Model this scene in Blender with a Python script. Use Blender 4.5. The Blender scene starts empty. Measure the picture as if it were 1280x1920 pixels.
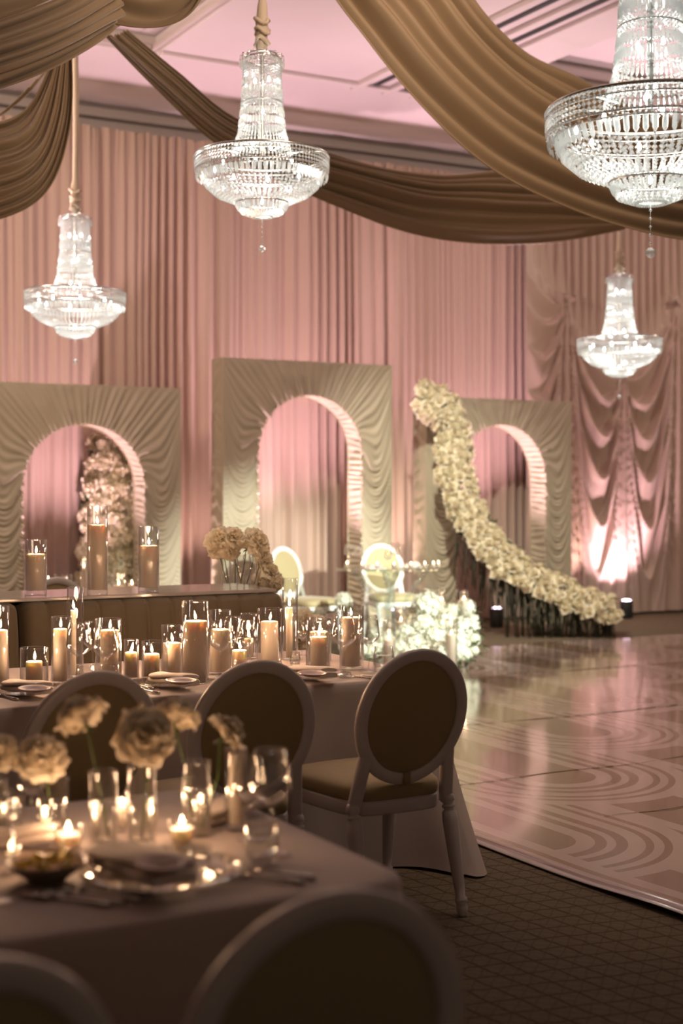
import bpy, math, random
from mathutils import Vector, Matrix, noise

# ------------------------------------------------------------------ camera
F, HY, HC = 2700.0, 915.0, 1.54            # focal length and horizon row in px (1280x1920), eye height in m
UX, UY = 0.872, 0.4895                     # room axes seen from the camera
RIGHT = Vector((UX, -UY, 0)); FWD = Vector((UY, UX, 0))
sc = bpy.context.scene
cam_d = bpy.data.cameras.new('camera'); cam = bpy.data.objects.new('camera', cam_d)
sc.collection.objects.link(cam); sc.camera = cam
cam.location = (0, 0, HC)
cam.rotation_euler = (math.radians(90), 0, -math.atan2(UY, UX))
cam_d.sensor_fit = 'VERTICAL'; cam_d.sensor_height = 36.0
cam_d.lens = 36.0 * F / 1920.0
cam_d.shift_y = -(960.0 - HY) / 1920.0
cam_d.clip_start = 0.05
cam_d.dof.use_dof = True; cam_d.dof.focus_distance = 6.2; cam_d.dof.aperture_fstop = 2.0

# ------------------------------------------------------------------ render look
vs = sc.view_settings
sc.display_settings.display_device = 'sRGB'
vs.view_transform = 'Standard'; vs.look = 'None'; vs.exposure = 0.0; vs.gamma = 1.0; vs.use_curve_mapping = False
cy = sc.cycles
cy.use_denoising = True
cy.max_bounces = 7; cy.diffuse_bounces = 3; cy.glossy_bounces = 4; cy.transmission_bounces = 4
cy.transparent_max_bounces = 40
cy.sample_clamp_indirect = 3.0; cy.sample_clamp_direct = 0.0
cy.caustics_reflective = False; cy.caustics_refractive = False

# ------------------------------------------------------------------ world and lights
w = bpy.data.worlds.new('room_glow'); sc.world = w; w.use_nodes = True
w.node_tree.nodes['Background'].inputs[0].default_value = (1.0, 0.76, 0.58, 1)
w.node_tree.nodes['Background'].inputs[1].default_value = 0.11

def lamp(kind, name, loc, energy, color, target=None, size=0.1, spot=60, blend=0.6, parent=None):
    d = bpy.data.lights.new(name, kind); d.energy = energy; d.color = color
    if kind == 'SPOT':
        d.spot_size = math.radians(spot); d.spot_blend = blend; d.shadow_soft_size = size
    elif kind == 'AREA': d.size = size
    else: d.shadow_soft_size = size
    o = bpy.data.objects.new(name, d); sc.collection.objects.link(o)
    if parent: o.parent = parent
    o.location = loc
    if target is not None:
        o.rotation_euler = (Vector(target) - Vector(loc)).to_track_quat('-Z', 'Y').to_euler()
    return o

PINK = (1.0, 0.67, 0.62); ROSE = (1.0, 0.66, 0.78)
# white pin spot on the sweetheart table, then added fill lamps without fixtures
lamp('SPOT', 'pin_and_fill_spot', (7.3, 4.9, 2.75), 3900, (0.98, 1.0, 0.86), (6.8, 11.2, 0.7), 0.06, 25, 0.6)
lamp('SPOT', 'pin_and_fill_spot', (6.3, 9.9, 5.0), 1100, (1.0, 0.97, 0.80), (8.4, 12.4, 1.0), 0.08, 50, 0.9)  # extra overhead spot, added to brighten the flower cascade
lamp('AREA', 'room_fill_light', (4.0, 4.5, 5.2), 120, (1.0, 0.77, 0.58), (7.5, 13.0, 1.8), 2.0)  # added area fill, lifts the back of the room
lamp('AREA', 'wall_fill_light', (0.3, 10.4, 4.9), 150, (1.0, 0.79, 0.60), (9.0, 13.9, 2.6), 1.0)  # added fill raking the curtain pleats from the left
lamp('AREA', 'wall_fill_light', (14.6, 8.5, 4.9), 115, (1.0, 0.79, 0.62), (9.0, 13.9, 2.6), 1.0)  # matching added fill from the right

# ------------------------------------------------------------------ helpers
R = random.Random(11)
C = sc.collection
PI = math.pi
CAM = Vector((0, 0, HC))
def ray(px, py): return RIGHT*((px-640)/F) + FWD + Vector((0, 0, (HY-py)/F))
def PD(px, py, D): return CAM + ray(px, py)*D
def PZ(px, py, z):
    return CAM + ray(px, py)*((HC-z)*F/(py-HY))
def PY(px, py, Y):
    r = ray(px, py); return CAM + r*(Y/r.y)

class MB:
    def __init__(s): s.v = []; s.f = []; s.m = []; s.cur = 0
    def add(s, vs_, fs):
        o = len(s.v); s.v += [tuple(p) for p in vs_]
        for f in fs: s.f.append(tuple(i+o for i in f)); s.m.append(s.cur)
    def grid(s, fn, nu, nv, cu=False, cv=False):
        vs_ = [fn(i/(nu if cu else nu), j/(nv if cv else nv)) for i in range(nu if cu else nu+1) for j in range(nv if cv else nv+1)]
        J = nv if cv else nv+1; I = nu if cu else nu+1; fs = []
        for i in range(nu):
            for j in range(nv):
                a = i*J+j; b = ((i+1) % I)*J+j; c = ((i+1) % I)*J+(j+1) % J; d = i*J+(j+1) % J
                fs.append((a, b, c, d))
        s.add(vs_, fs)
    def box(s, x0, x1, y0, y1, z0, z1):
        s.add([(x0,y0,z0),(x1,y0,z0),(x1,y1,z0),(x0,y1,z0),(x0,y0,z1),(x1,y0,z1),(x1,y1,z1),(x0,y1,z1)],
              [(0,3,2,1),(4,5,6,7),(0,1,5,4),(1,2,6,5),(2,3,7,6),(3,0,4,7)])
    def lathe(s, prof, n=24, c=(0,0,0), a0=0, a1=2*PI):
        cx, cy_, cz = c; closed = abs(a1-a0-2*PI) < 1e-6
        k = len(prof); vs_ = []
        N = n if closed else n+1
        for i in range(N):
            a = a0+(a1-a0)*i/n
            for r, z in prof: vs_.append((cx+r*math.cos(a), cy_+r*math.sin(a), cz+z))
        fs = []
        for i in range(n):
            i2 = (i+1) % N
            for j in range(k-1): fs.append((i*k+j, i2*k+j, i2*k+j+1, i*k+j+1))
        s.add(vs_, fs)
    def tube(s, pts, rad, n=8, closed=False, caps=True):
        pts = [Vector(p) for p in pts]; m = len(pts)
        if not hasattr(rad, '__len__'): rad = [rad]*m
        up = None; vs_ = []
        for i in range(m):
            if closed: t = pts[(i+1) % m]-pts[i-1]
            else: t = pts[min(i+1, m-1)]-pts[max(i-1, 0)]
            t = t.normalized() if t.length > 1e-9 else Vector((0,0,1))
            if up is None:
                up = Vector((0,0,1)) if abs(t.z) < .9 else Vector((1,0,0))
            x = t.cross(up).normalized(); y = x.cross(t).normalized(); up = y
            for k in range(n):
                a = 2*PI*k/n; vs_.append(pts[i]+x*(math.cos(a)*rad[i])+y*(math.sin(a)*rad[i]))
        fs = []
        for i in range(m if closed else m-1):
            i2 = (i+1) % m
            for k in range(n): fs.append((i*n+k, i*n+(k+1) % n, i2*n+(k+1) % n, i2*n+k))
        if caps and not closed: fs.append(tuple(range(n-1, -1, -1))); fs.append(tuple((m-1)*n+k for k in range(n)))
        s.add(vs_, fs)
    def other(s, mb, M):
        s.add([M @ Vector(p) for p in mb.v], mb.f)
    def mesh(s, name, mats, smooth=True):
        me = bpy.data.meshes.new(name); me.from_pydata(s.v, [], s.f)
        for m in (mats if isinstance(mats, (list, tuple)) else [mats]): me.materials.append(m)
        if any(s.m): me.polygons.foreach_set('material_index', s.m)
        if smooth: me.polygons.foreach_set('use_smooth', [True]*len(s.f))
        me.update(); return me
    def build(s, name, mats, parent=None, smooth=True, loc=None, bevel=0):
        return link(s.mesh(name, mats, smooth), name, parent, loc, bevel)

def link(me, name, parent=None, loc=None, bevel=0):
    o = bpy.data.objects.new(name, me); C.objects.link(o)
    if parent: o.parent = parent
    if loc is not None: o.location = loc
    if bevel:
        b = o.modifiers.new('bevel', 'BEVEL'); b.width = bevel; b.segments = 3; b.limit_method = 'ANGLE'; b.angle_limit = math.radians(40)
    return o
def tag(o, label=None, cat=None, group=None, kind=None):
    if label: o['label'] = label
    if cat: o['category'] = cat
    if group: o['group'] = group
    if kind: o['kind'] = kind
    return o
def thing(name, label, cat, loc=(0,0,0), rz=0, group=None):
    o = bpy.data.objects.new(name, None); C.objects.link(o); o.location = loc; o.rotation_euler = (0,0,rz)
    o.empty_display_size = .1
    return tag(o, label, cat, group)
def dup(src, loc, rz=0, label=None, parent=None, group=None, rot=None, scale=None):
    c = src.copy(); C.objects.link(c)
    if parent is not None: c.parent = parent
    if loc is not None: c.location = loc; c.rotation_euler = rot if rot else (0,0,rz)
    if scale: c.scale = (scale,)*3
    if label: c['label'] = label
    if group: c['group'] = group
    for ch in list(src.children): dup(ch, None, parent=c)
    return c
def fbm(x, y=0., z=0.): return noise.noise(Vector((x, y, z)))
def cat(P, t):
    n = len(P)-1; x = t*n; i = min(int(x), n-1); u = x-i
    p0 = P[max(i-1,0)]; p1 = P[i]; p2 = P[i+1]; p3 = P[min(i+2,n)]
    return .5*((2*p1)+(p2-p0)*u+(2*p0-5*p1+4*p2-p3)*u*u+(3*p1-p0-3*p2+p3)*u**3)
def lerp(a, b, t): return a+(b-a)*t
def interp(T, x):
    if x <= T[0][0]: return T[0][1]
    for (a, b), (c, d) in zip(T, T[1:]):
        if x <= c: return b+(d-b)*(x-a)/(c-a)
    return T[-1][1]

# ------------------------------------------------------------------ materials
def mat(name, col, rough=.6, metal=0., bump=0., bscale=200., spec=.5, sheen=0., transl=0., var=0., vscale=6., emis=None, es=0.):
    m = bpy.data.materials.new(name); m.use_nodes = True; nt = m.node_tree; b = nt.nodes['Principled BSDF']
    b.inputs['Base Color'].default_value = (*col, 1); b.inputs['Roughness'].default_value = rough
    b.inputs['Metallic'].default_value = metal; b.inputs['Specular IOR Level'].default_value = spec
    if sheen: b.inputs['Sheen Weight'].default_value = sheen; b.inputs['Sheen Roughness'].default_value = .4
    tc = nt.nodes.new('ShaderNodeTexCoord')
    if var:
        n = nt.nodes.new('ShaderNodeTexNoise'); n.inputs['Scale'].default_value = vscale; n.inputs['Detail'].default_value = 4
        nt.links.new(tc.outputs['Object'], n.inputs['Vector'])
        mx = nt.nodes.new('ShaderNodeMix'); mx.data_type = 'RGBA'
        mx.inputs[6].default_value = (*[c*(1-var) for c in col], 1); mx.inputs[7].default_value = (*[min(1, c*(1+var)) for c in col], 1)
        nt.links.new(n.outputs['Fac'], mx.inputs[0]); nt.links.new(mx.outputs[2], b.inputs['Base Color'])
    if bump:
        n2 = nt.nodes.new('ShaderNodeTexNoise'); n2.inputs['Scale'].default_value = bscale; n2.inputs['Detail'].default_value = 3
        nt.links.new(tc.outputs['Object'], n2.inputs['Vector'])
        bp = nt.nodes.new('ShaderNodeBump'); bp.inputs['Strength'].default_value = bump; bp.inputs['Distance'].default_value = .002
        nt.links.new(n2.outputs['Fac'], bp.inputs['Height']); nt.links.new(bp.outputs[0], b.inputs['Normal'])
    if emis: b.inputs['Emission Color'].default_value = (*emis, 1); b.inputs['Emission Strength'].default_value = es
    if transl:
        t = nt.nodes.new('ShaderNodeBsdfTranslucent'); t.inputs[0].default_value = (*col, 1)
        ms = nt.nodes.new('ShaderNodeMixShader'); ms.inputs[0].default_value = transl
        nt.links.new(b.outputs[0], ms.inputs[1]); nt.links.new(t.outputs[0], ms.inputs[2])
        nt.links.new(ms.outputs[0], nt.nodes['Material Output'].inputs[0])
    return m
def glassy(name, tint=(1,1,1), rough=.02, ior=1.5, gloss=1.0, extra=0., ecol=(1,1,1)):
    """thin clear glass: see-through with fresnel reflections"""
    m = bpy.data.materials.new(name); m.use_nodes = True; nt = m.node_tree; nt.nodes.remove(nt.nodes['Principled BSDF'])
    tr = nt.nodes.new('ShaderNodeBsdfTransparent'); tr.inputs[0].default_value = (*tint, 1)
    gl = nt.nodes.new('ShaderNodeBsdfGlossy'); gl.inputs['Roughness'].default_value = rough; gl.inputs[0].default_value = (gloss, gloss, gloss, 1)
    lw = nt.nodes.new('ShaderNodeLayerWeight'); lw.inputs['Blend'].default_value = .5
    pw = nt.nodes.new('ShaderNodeMath'); pw.operation = 'POWER'; pw.inputs[1].default_value = 2.3; nt.links.new(lw.outputs['Facing'], pw.inputs[0])
    f0 = ((ior-1)/(ior+1))**2
    ma = nt.nodes.new('ShaderNodeMath'); ma.operation = 'MULTIPLY_ADD'; ma.inputs[1].default_value = .9-f0; ma.inputs[2].default_value = f0*1.6
    nt.links.new(pw.outputs[0], ma.inputs[0])
    ms = nt.nodes.new('ShaderNodeMixShader')
    nt.links.new(ma.outputs[0], ms.inputs[0]); nt.links.new(tr.outputs[0], ms.inputs[1]); nt.links.new(gl.outputs[0], ms.inputs[2])
    out = ms.outputs[0]
    if extra:
        df = nt.nodes.new('ShaderNodeBsdfTranslucent'); df.inputs[0].default_value = (*ecol, 1)
        d2 = nt.nodes.new('ShaderNodeBsdfDiffuse'); d2.inputs[0].default_value = (*ecol, 1)
        ad = nt.nodes.new('ShaderNodeMixShader'); ad.inputs[0].default_value = .5
        nt.links.new(df.outputs[0], ad.inputs[1]); nt.links.new(d2.outputs[0], ad.inputs[2])
        m2 = nt.nodes.new('ShaderNodeMixShader'); m2.inputs[0].default_value = extra
        nt.links.new(out, m2.inputs[1]); nt.links.new(ad.outputs[0], m2.inputs[2]); out = m2.outputs[0]
    nt.links.new(out, nt.nodes['Material Output'].inputs[0]); return m
def emit(name, col, s):
    m = bpy.data.materials.new(name); m.use_nodes = True; nt = m.node_tree; nt.nodes.remove(nt.nodes['Principled BSDF'])
    e = nt.nodes.new('ShaderNodeEmission'); e.inputs[0].default_value = (*col, 1); e.inputs[1].default_value = s
    nt.links.new(e.outputs[0], nt.nodes['Material Output'].inputs[0])
    m.cycles.emission_sampling = 'NONE'; return m

M = dict(
    wall_drape=mat('dusty_pink_drape', (.55,.40,.325), .75, sheen=.15, bump=.15, bscale=300),
    festoon=mat('blush_satin', (.50,.37,.30), .42, spec=.5, sheen=.2),
    arch=mat('champagne_stretch_fabric', (.50,.43,.31), .55, sheen=.2, transl=.06),
    swag=mat('gold_champagne_fabric', (.30,.205,.118), .6, sheen=.25, transl=.12, bump=.1, bscale=400),
    ceiling=mat('ceiling_paint', (.66,.57,.56), .8, var=.04, vscale=2),
    trim=mat('ceiling_trim', (.48,.40,.38), .6),
    dark=mat('dark_slot', (.03,.03,.03), .6),
    wallp=mat('wall_paint', (.30,.23,.18), .8),
    cloth=mat('taupe_table_linen', (.52,.42,.38), .7, sheen=.1, bump=.2, bscale=900),
    napkin=mat('pale_linen', (.70,.58,.50), .8, bump=.25, bscale=900),
    plate=mat('rose_ceramic', (.62,.46,.40), .28),
    frame=mat('white_painted_wood', (.64,.56,.54), .38, var=.05, vscale=8),
    framew=mat('bright_white_paint', (.85,.85,.82), .35),
    uphol=mat('olive_brown_velour', (.34,.25,.125), .7, sheen=.3, bump=.3, bscale=700),
    upholg=mat('gold_velour', (.42,.36,.20), .7, sheen=.3),
    banq=mat('brown_velvet', (.10,.068,.036), .7, sheen=.35, bump=.2, bscale=600),
    ledge=mat('polished_grey_top', (.32,.28,.27), .12, spec=.7, var=.25, vscale=2.5),
    wax=mat('ivory_wax', (.90,.79,.68), .45, transl=.4),
    wick=mat('burnt_wick', (.03,.02,.015), .9),
    flame=emit('candle_flame', (1.0,.72,.38), 26),
    bulb=emit('white_bulb', (1.0,.97,.9), 30),
    lens=emit('pink_lens', (1.0,.70,.92), 14),
    glass=glassy('clear_glass', (.985,.985,.98), .02, 1.52),
    tglass=glassy('table_glass', (.86,.95,.90), .03, 1.5),
    acryl=glassy('clear_acrylic', (.93,.96,.95), .05, 1.5, extra=.05),
    water=glassy('water', (.97,.98,.97), .01, 1.33),
    crystal=glassy('cut_crystal', (.97,.985,.985), .14, 2.0, extra=.34, ecol=(.95,1.0,1.0)),
    chrome=mat('silver_metal', (.75,.75,.73), .22, metal=1),
    steel=mat('polished_cutlery', (.72,.66,.60), .18, metal=1),
    petal=mat('ivory_petal', (.95,.85,.67), .6, transl=.42),
    petalc=mat('cream_cascade_petal', (.93,.85,.64), .6, transl=.25),
    petalw=mat('white_hydrangea_petal', (.80,.83,.70), .6, transl=.3),
    stem=mat('green_stem', (.08,.12,.035), .5),
    dstem=mat('dull_dark_stem', (.060,.062,.040), .7),
    leaf=mat('dark_foliage', (.05,.07,.025), .6),
    body=mat('black_fixture', (.02,.02,.02), .5),
    wrap=mat('cream_cord_wrap', (.62,.50,.38), .75, transl=.1),
    butter=mat('yellow_butter', (.90,.68,.16), .4),
    bowl=mat('dark_bowl', (.27,.19,.14), .4),
)

_b = M['wax'].node_tree.nodes['Principled BSDF']
_b.inputs['Subsurface Weight'].default_value = .45; _b.inputs['Subsurface Radius'].default_value = (1.0, .80, .62); _b.inputs['Subsurface Scale'].default_value = .03

def nodes_carpet():
    m = bpy.data.materials.new('patterned_carpet'); m.use_nodes = True; nt = m.node_tree; b = nt.nodes['Principled BSDF']; L = nt.links.new
    tc = nt.nodes.new('ShaderNodeTexCoord'); sp = nt.nodes.new('ShaderNodeSeparateXYZ'); L(tc.outputs['Object'], sp.inputs[0])
    def mth(op, a, b_=None, c_=None):
        n = nt.nodes.new('ShaderNodeMath'); n.operation = op
        for i, v in enumerate((a, b_, c_)):
            if v is None: continue
            if isinstance(v, (int, float)): n.inputs[i].default_value = v
            else: L(v, n.inputs[i])
        return n.outputs[0]
    X, Y = sp.outputs[0], sp.outputs[1]
    nz = nt.nodes.new('ShaderNodeTexNoise'); nz.inputs['Scale'].default_value = 9; L(tc.outputs['Object'], nz.inputs['Vector'])
    wob = mth('MULTIPLY', mth('SUBTRACT', nz.outputs['Fac'], .5), .03)
    def lines(kx, ky, per, wd):
        s = mth('ADD', mth('MULTIPLY', X, kx), mth('MULTIPLY', Y, ky)); s = mth('ADD', s, wob)
        f = mth('FRACT', mth('DIVIDE', s, per)); f = mth('ABSOLUTE', mth('SUBTRACT', f, .5))
        return mth('GREATER_THAN', f, .5-wd)
    a = lines(1.0, .10, .092, .06); c = lines(.22, 1.0, .105, .05)
    d = lines(.75, .68, .046, .07); e = lines(.70, -.75, .055, .06)
    dm = mth('MULTIPLY', mth('MAXIMUM', d, e), .45)
    k = mth('MAXIMUM', mth('MAXIMUM', a, c), dm)
    fine = nt.nodes.new('ShaderNodeTexNoise'); fine.inputs['Scale'].default_value = 160; fine.inputs['Detail'].default_value = 2; L(tc.outputs['Object'], fine.inputs['Vector'])
    k = mth('MULTIPLY', k, mth('ADD', mth('MULTIPLY', fine.outputs['Fac'], .9), .35))
    mx = nt.nodes.new('ShaderNodeMix'); mx.data_type = 'RGBA'; L(k, mx.inputs[0])
    mx.inputs[6].default_value = (.215,.165,.112,1); mx.inputs[7].default_value = (.085,.062,.042,1)
    m2 = nt.nodes.new('ShaderNodeMix'); m2.data_type = 'RGBA'; m2.blend_type = 'MULTIPLY'; m2.inputs[0].default_value = .5
    L(mx.outputs[2], m2.inputs[6]); L(fine.outputs['Color'], m2.inputs[7]); L(m2.outputs[2], b.inputs['Base Color'])
    b.inputs['Roughness'].default_value = .95; b.inputs['Specular IOR Level'].default_value = .1
    bp = nt.nodes.new('ShaderNodeBump'); bp.inputs['Strength'].default_value = .5; bp.inputs['Distance'].default_value = .004
    L(fine.outputs['Fac'], bp.inputs['Height']); L(bp.outputs[0], b.inputs['Normal'])
    return m

def nodes_dance():
    m = bpy.data.materials.new('art_deco_floor_vinyl'); m.use_nodes = True; nt = m.node_tree; b = nt.nodes['Principled BSDF']; L = nt.links.new
    tc = nt.nodes.new('ShaderNodeTexCoord'); sp = nt.nodes.new('ShaderNodeSeparateXYZ'); L(tc.outputs['Object'], sp.inputs[0])
    def mth(op, a, b_=None, c_=None):
        n = nt.nodes.new('ShaderNodeMath'); n.operation = op
        for i, v in enumerate((a, b_, c_)):
            if v is None: continue
            if isinstance(v, (int, float)): n.inputs[i].default_value = v
            else: L(v, n.inputs[i])
        return n.outputs[0]
    X, Y = sp.outputs[0], sp.outputs[1]
    Rr, LP, PX = .70, 2.1, 1.96
    def column(x0, y0):
        dx = mth('ABSOLUTE', mth('SUBTRACT', mth('FLOORED_MODULO', mth('ADD', mth('SUBTRACT', X, x0), PX/2), PX), PX/2))
        t = mth('DIVIDE', mth('SUBTRACT', Y, y0), LP); k = mth('FLOOR', t); yl = mth('MULTIPLY', mth('SUBTRACT', t, k), LP)
        dy = mth('SUBTRACT', LP, yl)
        d2 = mth('SQRT', mth('ADD', mth('MULTIPLY', dx, dx), mth('MULTIPLY', dy, dy)))
        use2 = mth('LESS_THAN', d2, Rr)
        d = mth('ADD', mth('MULTIPLY', d2, use2), mth('MULTIPLY', dx, mth('SUBTRACT', 1, use2)))
        key = mth('ADD', mth('ADD', mth('MULTIPLY', k, LP), y0), mth('MULTIPLY', use2, LP))
        ok = mth('LESS_THAN', d, Rr)
        key = mth('SUBTRACT', key, mth('MULTIPLY', mth('SUBTRACT', 1, ok), 1000))
        return d, key
    dA, kA = column(3.78, 5.07); dB, kB = column(4.76, 6.13)
    ua = mth('GREATER_THAN', kA, kB)
    d = mth('ADD', mth('MULTIPLY', dA, ua), mth('MULTIPLY', dB, mth('SUBTRACT', 1, ua)))
    cr = nt.nodes.new('ShaderNodeValToRGB'); cr.color_ramp.interpolation = 'CONSTANT'
    bands = [(0,1),(.20,0),(.285,1),(.335,0),(.375,1),(.425,0),(.50,1),(.535,0),(.575,1),(.61,0)]
    els = cr.color_ramp.elements
    while len(els) < len(bands): els.new(.5)
    for e, (p, v) in zip(els, bands): e.position = p; e.color = (v, v, v, 1)
    L(d, cr.inputs[0])
    # straight border stripes along the edge
    xb = mth('SUBTRACT', X, 3.55)
    cb = nt.nodes.new('ShaderNodeValToRGB'); cb.color_ramp.interpolation = 'CONSTANT'
    bands = [(0,0),(.03,1),(.065,0),(.10,1),(.14,0)]
    els = cb.color_ramp.elements
    while len(els) < len(bands): els.new(.5)
    for e, (p, v) in zip(els, bands): e.position = p; e.color = (v, v, v, 1)
    L(xb, cb.inputs[0])
    inb = mth('LESS_THAN', xb, .215)
    f = mth('ADD', mth('MULTIPLY', cb.outputs[0], inb), mth('MULTIPLY', cr.outputs[0], mth('SUBTRACT', 1, inb)))
    mx = nt.nodes.new('ShaderNodeMix'); mx.data_type = 'RGBA'; L(f, mx.inputs[0])
    mx.inputs[6].default_value = (.50,.405,.355,1); mx.inputs[7].default_value = (.25,.170,.115,1)
    L(mx.outputs[2], b.inputs['Base Color'])
    b.inputs['Roughness'].default_value = .16; b.inputs['Specular IOR Level'].default_value = .75
    b.inputs['Coat Weight'].default_value = .5; b.inputs['Coat Roughness'].default_value = .07
    n1 = nt.nodes.new('ShaderNodeTexNoise'); n1.inputs['Scale'].default_value = 1.1; n1.inputs['Detail'].default_value = 1; L(tc.outputs['Object'], n1.inputs['Vector'])
    bp = nt.nodes.new('ShaderNodeBump'); bp.inputs['Strength'].default_value = .5; bp.inputs['Distance'].default_value = .012
    L(n1.outputs['Fac'], bp.inputs['Height']); L(bp.outputs[0], b.inputs['Normal']); L(bp.outputs[0], b.inputs['Coat Normal'])
    return m
M['carpet'] = nodes_carpet(); M['dance'] = nodes_dance()

# ================================================================== THE ROOM
def struct(name, mb, m, smooth=False, bevel=0):
    return tag(mb.build(name, m, smooth=smooth, bevel=bevel), kind='structure')
b = MB(); b.box(-8, 20, -5, 14.6, -.05, 0); struct('floor', b, M['carpet'])
b = MB(); b.box(-8, 20, 14.4, 14.6, 0, 6.3); struct('wall_back', b, M['wallp'])
b = MB(); b.box(18.5, 18.7, -5, 14.4, 0, 6.3); struct('wall_right', b, M['wallp'])
b = MB(); b.box(-8.2, -8, -5, 14.4, 0, 6.3); struct('wall_left', b, M['wallp'])
ZC = 5.45
b = MB()
trays = [(-6.5, 4.9, 3.0, 12.15), (8.15, 16.5, 1.0, 11.9)]
b.box(-8, 20, 12.15, 14.4, ZC, ZC+.06)
b.box(-8, 20, -5, 1.0, ZC, ZC+.06)
b.box(-8, 4.9, 1.0, 3.0, ZC, ZC+.06)
b.box(-8, -6.5, 3.0, 12.15, ZC, ZC+.06)
b.box(4.9, 8.15, 1.0, 12.15, ZC, ZC+.06)
b.box(8.15, 16.5, 11.9, 12.15, ZC, ZC+.06)
b.box(16.5, 20, 1.0, 12.15, ZC, ZC+.06)
for x0, x1, y0, y1 in trays:
    b.box(x0-.05, x1+.05, y0-.05, y1+.05, 5.95, 6.0)
    b.box(x0-.05, x0, y0, y1, ZC+.06, 5.95); b.box(x1, x1+.05, y0, y1, ZC+.06, 5.95)
    b.box(x0, x1, y0-.05, y0, ZC+.06, 5.95); b.box(x0, x1, y1, y1+.05, ZC+.06, 5.95)
struct('ceiling', b, M['ceiling'])
n = 1
for x0, x1, y0, y1 in trays:      # stepped mouldings inside each tray
    b = MB()
    for d, za, zb in ((.05, ZC+.02, ZC+.08), (.16, ZC+.16, ZC+.24), (.10, 5.80, 5.90)):
        b.box(x0, x0+d, y0, y1, za, zb); b.box(x1-d, x1, y0, y1, za, zb)
        b.box(x0+d, x1-d, y0, y0+d, za, zb); b.box(x0+d, x1-d, y1-d, y1, za, zb)
    struct('trim_%d' % n, b, M['trim'], bevel=.015); n += 1
b = MB()
b.box(-8, 18.5, 14.1, 14.4, ZC-.10, ZC); b.box(-8, 18.5, 14.2, 14.4, ZC-.20, ZC-.10)
struct('trim_3', b, M['trim'], bevel=.015)
b = MB()
for x in (7.12, 7.47): b.box(x-.03, x+.03, 1.0, 12.15, ZC-.012, ZC-.002)
struct('trim_4', b, M['dark'])
b = MB()
for x in (6.95, 7.30, 7.62): b.box(x-.035, x+.035, 1.0, 12.15, ZC-.05, ZC-.001)
b.box(4.9, 8.15, 12.0, 12.1, ZC-.04, ZC-.001)
struct('trim_5', b, M['ceiling'], bevel=.01)

# dance floor: printed vinyl, slightly curled at its edge
b = MB()
def dfl(u, v):
    x = 3.55+u*u*12.0 if False else 3.55+12.0*u; y = 1.0+10.5*v
    d = x-3.55
    z = .006
    if d < .5:
        k = 1-d/.5
        z += .02*k*max(0, math.sin(y*1.9+.4))**4 + .004*k
    z += .0015*math.sin(x*2.1+y*1.3)
    return (x + (.012*math.sin(y*2.3) if d < .01 else 0), y, z)
b.grid(dfl, 120, 160)
df = b.build('dance_floor', M['dance'])
tag(df, 'glossy printed dance floor vinyl with looping art deco stripes', 'dance floor')
so = df.modifiers.new('s', 'SOLIDIFY'); so.thickness = .003; so.offset = -1
# long wrinkles where the sheets of vinyl meet
for i, (y, xa, xb) in enumerate([(4.32, 4.1, 6.6), (5.25, 4.35, 6.2), (6.2, 3.9, 6.7), (7.7, 4.3, 8.8), (9.6, 4.8, 10.5)]):
    b = MB(); pts = [(xa+(xb-xa)*t/14, y+.02*math.sin(t*1.3+i), .0075+.0015*math.sin(t*2.+i)) for t in range(15)]
    b.tube(pts, [.0008+.0014*math.sin(PI*t/14) for t in range(15)], 6)
    b.build('floor_seam', M['dance'], df)

# ---------------------------------------------------------- pleated wall drape
YW = 13.9
def pleat(x):
    w1 = fbm(x*.55, 3.1)*1.8
    g = .6+.9*abs(fbm(x*.8, 5.5)); a = .045*g*math.sin((x+w1)*2*PI/.19) + .02*math.sin(x*2*PI/.105+fbm(x*1.3, 9)*5) + .13*fbm(x*1.9, 1.7) + .06*fbm(x*5.1, 4.7)
    return a
b0 = -6.0; wP = 2.05; k = 0
while b0 < 17.5:
    b1 = b0+wP+.0
    b = MB(); nn = int((b1-b0)/.013)
    def fn(u, v, b0=b0, b1=b1, k=k):
        x = b0+(b1-b0)*u; z = .015+5.17*v
        p = pleat(x)
        if v > .985: p = p*.5+.02*math.sin(x*120)
        e = min(u, 1-u)
        y = YW - p*(1-.25*v) - .01*(k % 2)
        x += .015*fbm(x*2., z*.5)
        return (x, y, z + (.03*fbm(x*9., 2.) if v > .99 else 0))
    b.grid(fn, nn, 10)
    o = b.build('curtain_panel', M['wall_drape'])
    tag(o, 'floor-length pleated dusty pink curtain panel covering the back wall', 'curtain', 'pleated panels along the back wall')
    b0 += wP; k += 1

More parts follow.
